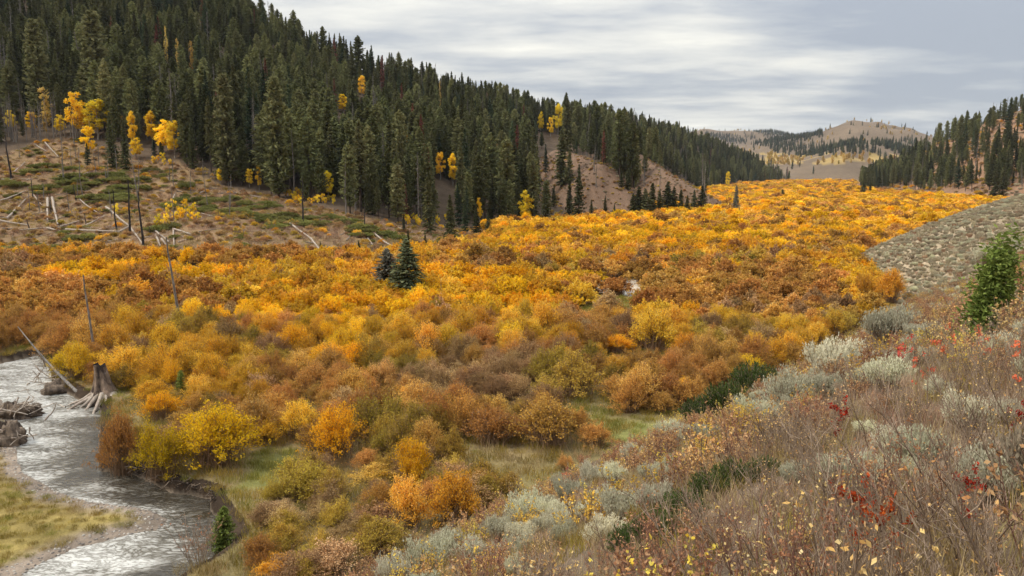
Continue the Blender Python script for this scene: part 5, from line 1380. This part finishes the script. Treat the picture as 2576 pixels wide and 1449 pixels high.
for i in k:
    a = rng.normal(0.4, 0.9); L_ = rng.uniform(1.5, 5.5); A = np.array([xs[i], ys[i], 0.0]); B = A + np.array([cos(a) * L_, sin(a) * L_, 0])
    pale = rng.random() < 0.55
    log_thing(A, B, rng.uniform(0.06, 0.13), ('thin bleached fallen log' if pale else 'thin grey fallen log') + ' littering the brown clearing', 'log_pale' if pale else 'trunk_grey', 'thin bleached logs littering the clearing' if pale else 'thin grey logs littering the clearing')

SNM = {('trunk_grey', i): meshes(snag(600 + i, 8, 0.11, 46, 0.9, 'trunk_grey'), 'snag') for i in range(3)}
SNM.update({('trunk_burnt', i): meshes(snag(610 + i, 8, 0.15, 0, 0.6, 'trunk_burnt'), 'burnt_snag') for i in range(3)})
SNAGS = [((68, 80), (76, 400), 'trunk_burnt', 'dark thin snag near the left edge of the clearing'), ((465, 110), (460, 412), 'trunk_grey', 'grey thin snag high in the clearing'), ((235, 370), (238, 532), 'trunk_burnt', 'short dark snag right of the left edge snag'),
 ((540, 430), (548, 548), 'trunk_burnt', 'short dark snag at the right end of the middle green shrubs'), ((366, 490), (368, 645), 'trunk_burnt', 'thick short charred trunk between the pair of pale logs'), ((615, 640), (622, 716), 'trunk_burnt', 'charred stump right of the pale log pair'), ((200, 680), (208, 752), 'trunk_burnt', 'charred stump at the left by the level log'),
 ((828, 470), (842, 768), 'trunk_burnt', 'straight burnt snag, left of three'), ((952, 400), (940, 792), 'trunk_burnt', 'straight thin burnt snag, middle of three'), ((1030, 480), (1032, 892), 'trunk_burnt', 'tallest burnt snag, right of three'), ((968, 250), (1005, 560), 'trunk_grey', 'crooked grey snag behind the three burnt ones'),
 ((2200, 380), (2194, 722), 'trunk_burnt', 'dark burnt trunk standing alone in the right half of the clearing'), ((850, 150), (850, 340), 'trunk_grey', 'grey bare trunk beside the dark spruces at the aspens'), ((2640, 560), (2645, 760), 'trunk_burnt', 'thin burnt snag at the right end of the clearing'), ((1085, 740), (1088, 800), 'trunk_burnt', 'small charred stump right of the tallest burnt snag'),
 ((548, 110), (552, 240), 'trunk_grey', 'short thin dark snag at the top of the clearing'), ((515, 150), (518, 300), 'trunk_grey', 'second thin snag at the top of the clearing'), ((1250, 230), (1252, 330), 'trunk_grey', 'short grey snag at the forest edge foot')]
for j, (a, b, mt, lab) in enumerate(SNAGS):
    (ua, va), (ub, vb) = cr(*a), cr(*b); p = hit(ub, vb, 30); f0 = float(project(*p)[2]); h_ = (vb - va) * f0 / FPX
    s_ = h_ / 8; wv2 = max(0.75, s_)
    place('snag', SNM[(mt, j % 3)], tuple(p), 0, (wv2, wv2, s_), lab, 'dead tree', 'dead snags in the clearing', tilt=(0, (ua - ub) / max(vb - va, 1)))
for j in range(26):
    bu, bv = rng.uniform(0, 640), rng.uniform(360, 560)
    if bv < 345 + max(0, bu - 380) * 0.45: continue
    p = hit(bu, bv, 30); f0 = float(project(*p)[2]); s_ = rng.uniform(40, 95) * f0 / FPX / 8
    place('snag', SNM[('trunk_grey', j % 3)], tuple(p), rng.uniform(0, 6.28), (0.9, 0.9, s_), 'thin grey standing snag scattered over the open clearing', 'dead tree', 'thin grey snags scattered over the clearing', tilt=(rng.normal() * .04, rng.normal() * .04))
PLM = meshes(snag(625, 8, 0.11, 0, 0, 'trunk_grey'), 'pole')
POLES = [(462, 858, 600, 'pale bleached dead pole rising from the willows behind the yellow patch', -.09, 1.15), (243, 908, 690, 'thin grey dead pole rising from the willows behind the old stump', -.05, 0.9), (1402, 372, 330, 'grey dead trunk on the ridge above the bare spurs', 0, 1)]
for (pu, pv, pt, lab, tl, wf) in POLES:
    p = flat(pu, pv, 0.0) if pv > 500 else hit(pu, pv, 30); f0 = float(project(*p)[2]); h_ = (pv - pt) * f0 / FPX; s_ = h_ / 8
    place('snag', PLM, (p[0], p[1], hgt(p[0], p[1]) - 0.3), 1.0, (wf, wf, s_ * 1.05), lab, 'dead tree', None, tilt=(0, tl))
# grove of bare grey trunks at the upper left, and grey trunks along the forest edge
BG = meshes(snag(620, 9, 0.10, 60, 1.3, 'trunk_grey', False), 'bare_tree'); BG2 = meshes(snag(621, 9, 0.12, 40, 0.9, 'trunk_grey', False), 'bare_tree')
for j in range(46):
    bu = rng.uniform(-15, 196); bv = rng.uniform(328, 362); p = hit(bu, bv, 30); f0 = float(project(*p)[2]); s_ = rng.uniform(60, 115) * f0 / FPX / 9
    place('bare_tree', (BG, BG2)[j % 2], tuple(p), rng.uniform(0, 6.28), (1.25, 1.25, s_), 'thin bare grey tree in the leafless grove left of the yellow aspens', 'dead tree', 'bare grey trees left of the aspens')
for j, (bu, bv, bt, tl) in enumerate([(185, 350, 275, 0), (192, 352, 285, 0), (197, 355, 290, 0), (290, 420, 300, 0), (640, 440, 250, 0), (742, 500, 330, 0), (690, 480, 330, 0), (895, 530, 410, 0), (1052, 415, 310, .28), (870, 540, 400, 0), (1500, 470, 380, 0), (1350, 470, 400, 0), (1620, 470, 400, 0), (1660, 480, 410, 0), (1495, 430, 360, 0), (1770, 520, 400, 0)]):
    p = hit(bu, bv, 30); f0 = float(project(*p)[2]); s_ = (bv - bt) * f0 / FPX / 9
    lab = 'leaning pale grey trunk in the middle of the forest slope' if tl else 'pale grey bare trunk standing at the edge of the conifers'
    place('bare_tree', (BG, BG2)[j % 2], tuple(p), rng.uniform(0, 6.28) if not tl else 0, (1.6, 1.6, s_), lab, 'dead tree', 'grey trunks at the conifer edge' if not tl else None, tilt=(0, tl))

GM = [meshes(juniper(630 + i, 1.6, 0.8, 170, 34, 'green_mat', 0.09, 0.035), 'green_shrub') for i in range(2)]
MATS = [(150, 425, 120, 12), (240, 452, 170, 22), (300, 478, 130, 14), (150, 480, 110, 18), (275, 500, 150, 16), (452, 468, 45, 8), (18, 465, 60, 12), (500, 508, 110, 14), (560, 532, 100, 14), (640, 518, 100, 12), (665, 552, 80, 14), (725, 545, 80, 14), (800, 560, 100, 18), (860, 556, 90, 16), (412, 520, 50, 10), (418, 578, 45, 12), (905, 575, 60, 14), (590, 502, 60, 10), (700, 570, 60, 10), (60, 440, 70, 8), (330, 455, 60, 8), (940, 590, 70, 12), (980, 600, 40, 10), (225, 605, 50, 6)]
nm_ = 0; MP = []
for (mu, mv, mw, mh) in MATS:
    for j in range(max(2, int(mw * mh / 190))):
        bu = mu + rng.uniform(-.5, .5) * mw; bv = mv + rng.uniform(-.5, .7) * mh; p = hit(bu, bv, 30); nm_ += 1
        side = 'left half' if bu < 420 else 'right half'
        place('green_shrub', GM[nm_ % 2], tuple(p), rng.uniform(0, 6.28), (rng.uniform(1.3, 2.3), rng.uniform(1.1, 1.8), rng.uniform(0.9, 1.6)), 'low spreading green shrub in the %s of the brown clearing' % side, 'shrub', 'low green shrubs in the %s of the clearing' % side)
SAP = meshes(aspen(640, 2.4, 1.1, 420, 0.08, 'aspen', 0.11, 9), 'aspen_sapling'); SAPP = meshes(aspen(641, 2.0, 1.1, 300, 0.08, 'aspen_pale', 0.11, 9), 'aspen_sapling')
for (mu, mv, mw, mh, nn, kk) in [(455, 540, 70, 34, 16, 0), (470, 552, 60, 14, 6, 0), (790, 508, 100, 16, 20, 0), (745, 495, 60, 8, 8, 0), (410, 566, 36, 12, 4, 0), (110, 490, 14, 10, 2, 1), (405, 410, 50, 20, 8, 0), (600, 590, 30, 10, 4, 1), (1040, 560, 50, 20, 8, 0), (1080, 570, 60, 10, 6, 0), (300, 535, 16, 8, 2, 0), (160, 392, 60, 10, 5, 1), (520, 445, 50, 16, 7, 1), (640, 455, 60, 12, 6, 0), (710, 570, 90, 20, 7, 1), (330, 560, 600, 50, 16, 1), (1110, 556, 40, 12, 6, 0)]:
    for j in range(nn):
        p = hit(mu + rng.uniform(-.5, .5) * mw, mv + rng.uniform(-.5, .5) * mh, 30)
        place('aspen_sapling', (SAP, SAPP)[kk], tuple(p), rng.uniform(0, 6.28), rng.uniform(0.5, 0.95), ('small yellow aspen sapling' if kk == 0 else 'small faded aspen sapling') + ' growing in the clearing below the conifers', 'shrub', ('yellow' if kk == 0 else 'faded') + ' aspen saplings in the clearing')

# low scrub of the clearing, the bare spurs and the right-hand hill
SCR = [merged(willow(720, 'willow_brown', 1.0, 0.8, 90, 16, 0.09, 0.035, 0.012), 'scrub'), merged(willow(721, 'willow_olive', 1.0, 0.7, 90, 16, 0.09, 0.035, 0.012), 'scrub'),
       merged(twig_shrub(722, 1.0, 0.8, 16, 200, 'leaf_pink', 0.05, 0.014), 'scrub'), merged(sage(723, 0.8, 0.6, 900, 'sage_dry', 0.09, 0.03, 60), 'scrub'), merged(willow(724, 'willow_gold', 1.0, 0.9, 90, 14, 0.10, 0.04, 0.012), 'scrub'),
       merged(juniper(725, 1.4, 0.7, 90, 20, 'green_mat', 0.12, 0.05), 'scrub')]
sx1, sy1 = cand(-190, 10, 132, 270, 2.0); z1 = height(sx1, sy1); u1, v1, f1 = project(sx1, sy1, z1)
k = in_poly(u1, v1, CLEAR) & (u1 > -60) & (fbm(sx1 / 5, sy1 / 5, 731) + rng.random(len(sx1)) * .4 > 0.55); sx1, sy1, z1, u1, v1 = [a[k] for a in (sx1, sy1, z1, u1, v1)]
q = fbm(sx1 / 7, sy1 / 7, 733) + (rng.random(len(sx1)) - .5) * .5
k1 = np.where(q > .76, 5, np.where(q > .62, 1, np.where(q > .42, 0, 2))); k1 = np.where(rng.random(len(k1)) < .05, 4, k1); s1 = rng.uniform(.45, 1.15, len(k1))
sx2, sy2 = cand(-40, 180, 225, 470, 2.0); z2 = height(sx2, sy2); u2, v2, f2 = project(sx2, sy2, z2)
k = (in_poly(u2, v2, BAREA) | in_poly(u2, v2, BAREB) | (((ridge(sx2, sy2, SPUR_A, .6, .62) > 0) | (ridge(sx2, sy2, SPUR_B, .6, .6) > 0)) & (v2 > 400))) & (rng.random(len(sx2)) < .9); sx2, sy2, z2 = sx2[k], sy2[k], z2[k]
k2 = rng.choice([0, 2, 3, 3, 1], len(sx2)); s2_ = rng.uniform(.35, 1.0, len(sx2))
sx3, sy3 = cand(180, 520, 360, 720, 4.2); z3 = height(sx3, sy3); u3, v3, f3 = project(sx3, sy3, z3)
k = (lookup(TB, sx3, sy3) > .6) & (u3 > 2160) & (u3 < 2700) & (rng.random(len(sx3)) < .6); sx3, sy3, z3 = sx3[k], sy3[k], z3[k]
k3 = rng.choice([0, 0, 4, 1, 3, 3], len(sx3)); s3_ = rng.uniform(.8, 2.2, len(sx3))
AX, AY, AZ_ = np.concatenate([sx1, sx2, sx3]), np.concatenate([sy1, sy2, sy3]), np.concatenate([z1, z2, z3])
stuff('scrub_cover', 'low brown, olive and rust scrub dotting the clearing, bare spurs and right-hand hill', 'scrub', SCR, np.stack([AX, AY, AZ_], 1), np.concatenate([k1, k2, k3]), rng.uniform(0, 6.28, len(AX)), np.concatenate([s1, s2_, s3_]))
print('scrub', len(AX))

# ================================================================ river edge
def lump(seed, rx, ry, rz, rough=0.35, n=26, mat='root_mud'):
    g = Geo(); th = np.linspace(0, 2 * pi, n, endpoint=False); ph = np.linspace(-0.5, pi / 2, n // 2)
    T, Pp = np.meshgrid(th, ph); q = 1 + rough * (fbm(T * 1.6 + seed, Pp * 3 + seed, seed, 4) - 0.5) * 2 + 0.18 * (fbm(np.cos(T) * 5 + 9, np.sin(T) * 5 + Pp * 6, seed + 5, 3) - .5)
    V = np.stack([np.cos(T) * np.cos(Pp) * rx * q, np.sin(T) * np.cos(Pp) * ry * q, np.sin(Pp) * rz * q], -1)
    h, w_ = T.shape; id_ = np.arange(h * w_).reshape(h, w_)
    F = np.stack([id_[:-1], np.roll(id_, -1, 1)[:-1], np.roll(id_, -1, 1)[1:], id_[1:]], -1).reshape(-1, 4)
    g.add(V.reshape(-1, 3), F, 0, 0.5); return g
def stump():
    R = np.random.default_rng(650); n = 40; m_ = 26; th = np.linspace(0, 2 * pi, n, endpoint=False); g = Geo()
    zz = np.linspace(0, 2.55, m_); T, Zz = np.meshgrid(th, zz)
    flare = 0.27 + 0.62 * np.exp(-Zz / 0.75) + 0.10 * (1 - Zz / 2.6)
    flute = 1 + (0.20 * np.exp(-Zz / 1.2) + 0.06) * np.sin(T * 6 + 0.6) + 0.16 * (fbm(np.cos(T) * 2.2 + 5, np.sin(T) * 2.2 + Zz * 0.6, 651, 4) - 0.5) * 2
    r_ = flare * flute; top = 1 - 0.10 * np.clip((T % 2.1) - 1.0, 0, 1)
    V = np.stack([np.cos(T) * r_ - 0.10 * Zz, np.sin(T) * r_, Zz * np.where(Zz > 2.0, top, 1)], -1)
    id_ = np.arange(n * m_).reshape(m_, n); F = np.stack([id_[:-1], np.roll(id_, -1, 1)[:-1], np.roll(id_, -1, 1)[1:], id_[1:]], -1).reshape(-1, 4)
    g.add(V.reshape(-1, 3), F); c = V[-1].mean(0) - np.array([0, 0, 0.4])
    inner = np.stack([V[-1], np.roll(V[-1], -1, 0), np.repeat(c[None], n, 0), np.repeat(c[None], n, 0) + 0.001], 1)
    gi_ = Geo(); gi_.add(inner.reshape(-1, 3), np.arange(n * 4).reshape(n, 4), 0, 0.0)
    roots = []
    for k in range(15):
        a = -2.9 + k * 2.9 / 14 * 1.25 + R.normal() * 0.08; L_ = R.uniform(1.1, 2.2); rg = Geo()
        s = np.linspace(0, 1, 7); rad_ = 0.55 + s * L_
        P = np.stack([np.cos(a + s * R.normal() * 0.2) * rad_, np.sin(a + s * R.normal() * 0.2) * rad_, 0.55 * (1 - s) ** 1.6 - 0.32 * s + R.normal(size=7) * 0.03], 1)
        tube(rg, P, np.linspace(0.13, 0.035, 7) * R.uniform(0.7, 1.2), 6, 0, R.uniform(0.4, 1)); roots.append(rg)
    return g, gi_, roots
g, gi_, roots = stump()
p = flat(268, 1003, -0.35)
root = empty('tree_stump', (p[0], p[1], -0.40), 0.0, (1.2, 1.2, 0.98))
tag(root, 'old broken tree stump with dark jagged top and pale spreading roots on the river bank', 'stump')
link(bpy.data.objects.new('trunk', g.mesh('stump_trunk', [M['stump_wood']], True)), root)
link(bpy.data.objects.new('hollow_top', gi_.mesh('stump_hollow', [M['trunk_burnt']])), root)
for rg in roots: link(bpy.data.objects.new('root', rg.mesh('stump_root', [M['log_pale']])), root)
def stick_pile(seed, n, sx_, sy_, h_, L_, r_, mat):
    R = np.random.default_rng(seed); g = Geo()
    for k in range(n):
        c = np.array([R.normal() * sx_, R.normal() * sy_, R.uniform(0.05, h_)]); d = unit(R.normal(size=3) * np.array([1, 1, .45])); L = L_ * R.uniform(.4, 1)
        s = np.linspace(-.5, .5, 5)[:, None]; tube(g, c + d * s * L + R.normal(size=(5, 3)) * 0.04, np.linspace(r_, r_ * .4, 5) * R.uniform(.5, 1.3), 5, 0, R.random())
    return g
def simple(name, g, mat, loc, label, cat, group=None, rz=0, s=1.0, smooth=False, tilt=(0, 0)):
    return place(name, [(name, g.mesh(name, [M[mat]], smooth))], loc, rz, s, label, cat, group, tilt)
p = flat(140, 955, -0.3); simple('driftwood_pile', stick_pile(660, 26, .9, 1.3, .55, 1.6, .05, 'x'), 'log_pale', tuple(p), 'tangle of pale driftwood sticks on the bank upstream of the stump', 'driftwood')
p = flat(160, 978, -0.5); simple('mud_bank', lump(661, 1.1, 1.5, .75, .5), 'root_mud', tuple(p), 'dark earth clod with roots at the water edge left of the stump', 'earth mound', smooth=True)
for j, (bu, bv, rx, ry, rz_, lab) in enumerate([(38, 1045, 1.5, 0.9, .75, 'earth and root mound in the river at the left edge, upper one'), (18, 1112, 1.1, 0.9, 1.05, 'dark earth and root mound at the left river edge, lower one'), (-40, 1090, 1.6, 1.5, .9, 'earth mound cut by the left edge')]):
    if bu < 0: continue
    p = flat(bu, bv, -0.5); simple('mud_mound', lump(665 + j, rx, ry, rz_, .55, 40), 'root_mud', tuple(p), lab, 'earth mound', smooth=True)
p = flat(45, 1035, 0.0); simple('driftwood_pile', stick_pile(668, 22, .9, .5, .5, 1.7, .05, 'x'), 'log_pale', (p[0], p[1], -0.1), 'driftwood sticks lying over the upper earth mound at the left edge', 'driftwood')
p = flat(15, 1110, 0.0); simple('driftwood_pile', stick_pile(669, 16, .6, .5, .8, 1.1, .04, 'x'), 'log_pale', (p[0], p[1], -0.2), 'driftwood sticks on the lower earth mound at the left edge', 'driftwood')
# leaning dead trunk over the water
B = flat(196, 988, -0.3); A = at(45, 822, 57.0); t = np.linspace(0, 1, 8)[:, None]; P = B * (1 - t) + A * t; P[:, 2] -= np.sin(t[:, 0] * pi) * 0.25
g = Geo(); tube(g, P - B, np.linspace(0.13, 0.03, 8), 6); b_ = Geo(); R = np.random.default_rng(3)
C1 = (P - B)[4]; ribbons(b_, np.array([C1, C1, (P - B)[5], (P - B)[6], (P - B)[3]]), np.array([C1 + [-.5, 0, .7], C1 + [.2, 0, -.9], (P - B)[5] + [-.3, .1, .4], (P - B)[6] + [-.3, .1, .2], (P - B)[3] + [-.4, 0, -.5]]), 0.04, R)
place('leaning_trunk', [('trunk', g.mesh('leaning_trunk', [M['trunk_grey']])), ('branches', b_.mesh('leaning_branches', [M['trunk_grey']]))], tuple(B), 0, 1, 'long bare grey trunk leaning out left over the river beside the stump', 'dead tree')
for j, (bu, bv, n_) in enumerate([(300, 1192, 14), (352, 1202, 18), (410, 1228, 18), (455, 1240, 18), (500, 1250, 16), (545, 1272, 12)]):
    p = flat(bu, bv, -0.45); simple('exposed_roots', stick_pile(670 + j, n_, .45, .2, .5, .8, .03, 'x'), 'root_mud', (p[0], p[1] + 0.35, p[2]), 'brown roots hanging from the undercut river bank below the yellow-green willows', 'roots', 'bank roots at the river bend')
p = flat(500, 1425, -0.2); 
place('dead_shrub', meshes(twig_shrub(680, 1.3, 0.8, 22, 160, 'leaf_pink', 0.03, 0.009), 'dead_shrub'), tuple(p), 0, 1.25, 'dead reddish brown twiggy shrub on the bank at the bottom edge', 'shrub')
# stones on the gravel bar
def stones(seed): return lump(seed, .10, .08, .06, .25, 10)
GS = []
m_, nt_, N_, L_n = newmat('river_stones'); oi = N_.new('ShaderNodeObjectInfo'); c_ = ramp(nt_, oi.outputs['Random'], [(0, (.12, .10, .08)), (.5, (.27, .225, .18)), (1, (.50, .45, .37))])
d_ = N_.new('ShaderNodeBsdfPrincipled'); L_n.new(c_, d_.inputs['Base Color']); d_.inputs['Roughness'].default_value = .8; o_ = N_.new('ShaderNodeOutputMaterial'); L_n.new(d_.outputs[0], o_.inputs[0])
GS = [stones(700 + i).mesh('stone', [m_], True) for i in range(3)]
x, y = cand(-45, 0, 27, 62, 0.20); d = dist_poly(x, y, BAR, False); ins = in_poly(x, y, RIVER)
nn_ = fbm(x / 1.5, y / 1.5, 79)
k = (d < 0.3 + 1.1 * nn_) & (~ins | (d < 0.5)) & (rng.random(len(x)) < 0.75); x, y, d = x[k], y[k], d[k]
stuff('gravel', 'pinkish grey gravel along the inside bank of the river', 'gravel', GS, np.stack([x, y, height(x, y)], 1), rng.integers(0, 3, len(x)), rng.uniform(0, 6.28, len(x)), rng.uniform(0.25, 0.85, len(x)))
print('gravel', len(x))
# grass: valley floor near the camera, river bar, near slope, clearing
gp = []
def addg(x, y, kinds, sc):
    gp.append((x, y, kinds, sc))
x, y = cand(-62, 60, 24, 92, 0.85); u, v, f = project(x, y, x * 0)
k = flat_mask(x, y, 0.25) & (u > -150) & (u < 2500); x, y, u, v = x[k], y[k], u[k], v[k]
gr = np.zeros(len(x), bool)
for P in MEADOW: gr |= in_poly(u, v, P)
q = rng.random(len(x)) + (fbm(x / 3, y / 3, 421) - .5) * 1.2
kk = np.where(gr & (v < 1240), np.where(q > .3, 2, 1), np.where(q > .85, 2, np.where(q > .22, 1, 0))); addg(x, y, kk, rng.uniform(.8, 1.6, len(x)))
x, y = cand(-45, 0, 24, 62, 0.5); d = dist_poly(x, y, BAR, False); ins = in_poly(x, y, RIVER); dr = dist_poly(x, y, RIVER)
k = ~ins & (d < dr + 0.01) & (d > 0.25 + 0.7 * fbm(x / 1.5, y / 1.5, 79)) & (d < 12); x, y = x[k], y[k]; q = fbm(x / 2, y / 2, 423) + (rng.random(len(x)) - .5) * .3
addg(x, y, np.where(q > .64, 2, np.where(q > .40, 1, 0)), rng.uniform(.35, .75, len(x)))
XS, YS = [], []
for (y0, y1, sp_) in ((0.5, 16, 0.42), (16, 45, 0.65), (45, 100, 1.0)):
    x, y = cand(-8, 1.0 * y1 + 4, y0, y1, sp_); XS.append(x); YS.append(y)
x, y = np.concatenate(XS), np.concatenate(YS); k = slope_ok(x, y) & (np.hypot(x, y) > 1.6); x, y = x[k], y[k]
q = fbm(x / 2, y / 2, 425) + (rng.random(len(x)) - .5) * .4; kk_ = rng.random(len(x)) < np.where(np.hypot(x, y) < 13, .75, .95); x, y, q = x[kk_], y[kk_], q[kk_]; addg(x, y, np.where(q > .62, 1, np.where(q > .40, 0, 3)), rng.uniform(.4, .85, len(x)))
x, y = cand(-190, 10, 135, 262, 1.7); z = height(x, y); u, v, f = project(x, y, z); k = in_poly(u, v, CLEAR) & (u > -60); x, y = x[k], y[k]
q = fbm(x / 6, y / 6, 427) + (rng.random(len(x)) - .5) * .5; addg(x, y, np.where(q > .66, 1, np.where(q > .52, 0, 3)), rng.uniform(1.1, 2.0, len(x)))
GXp = np.concatenate([a[0] for a in gp]); GYp = np.concatenate([a[1] for a in gp]); GK = np.concatenate([a[2] for a in gp]); GSc = np.concatenate([a[3] for a in gp])
stuff('grass', 'dry tan, olive and green grass growing between the shrubs', 'grass', [merged(f_, 'grass') for f_ in FORB], np.stack([GXp, GYp, height(GXp, GYp)], 1), GK, rng.uniform(0, 6.28, len(GXp)), GSc)
print('grass', len(GXp))
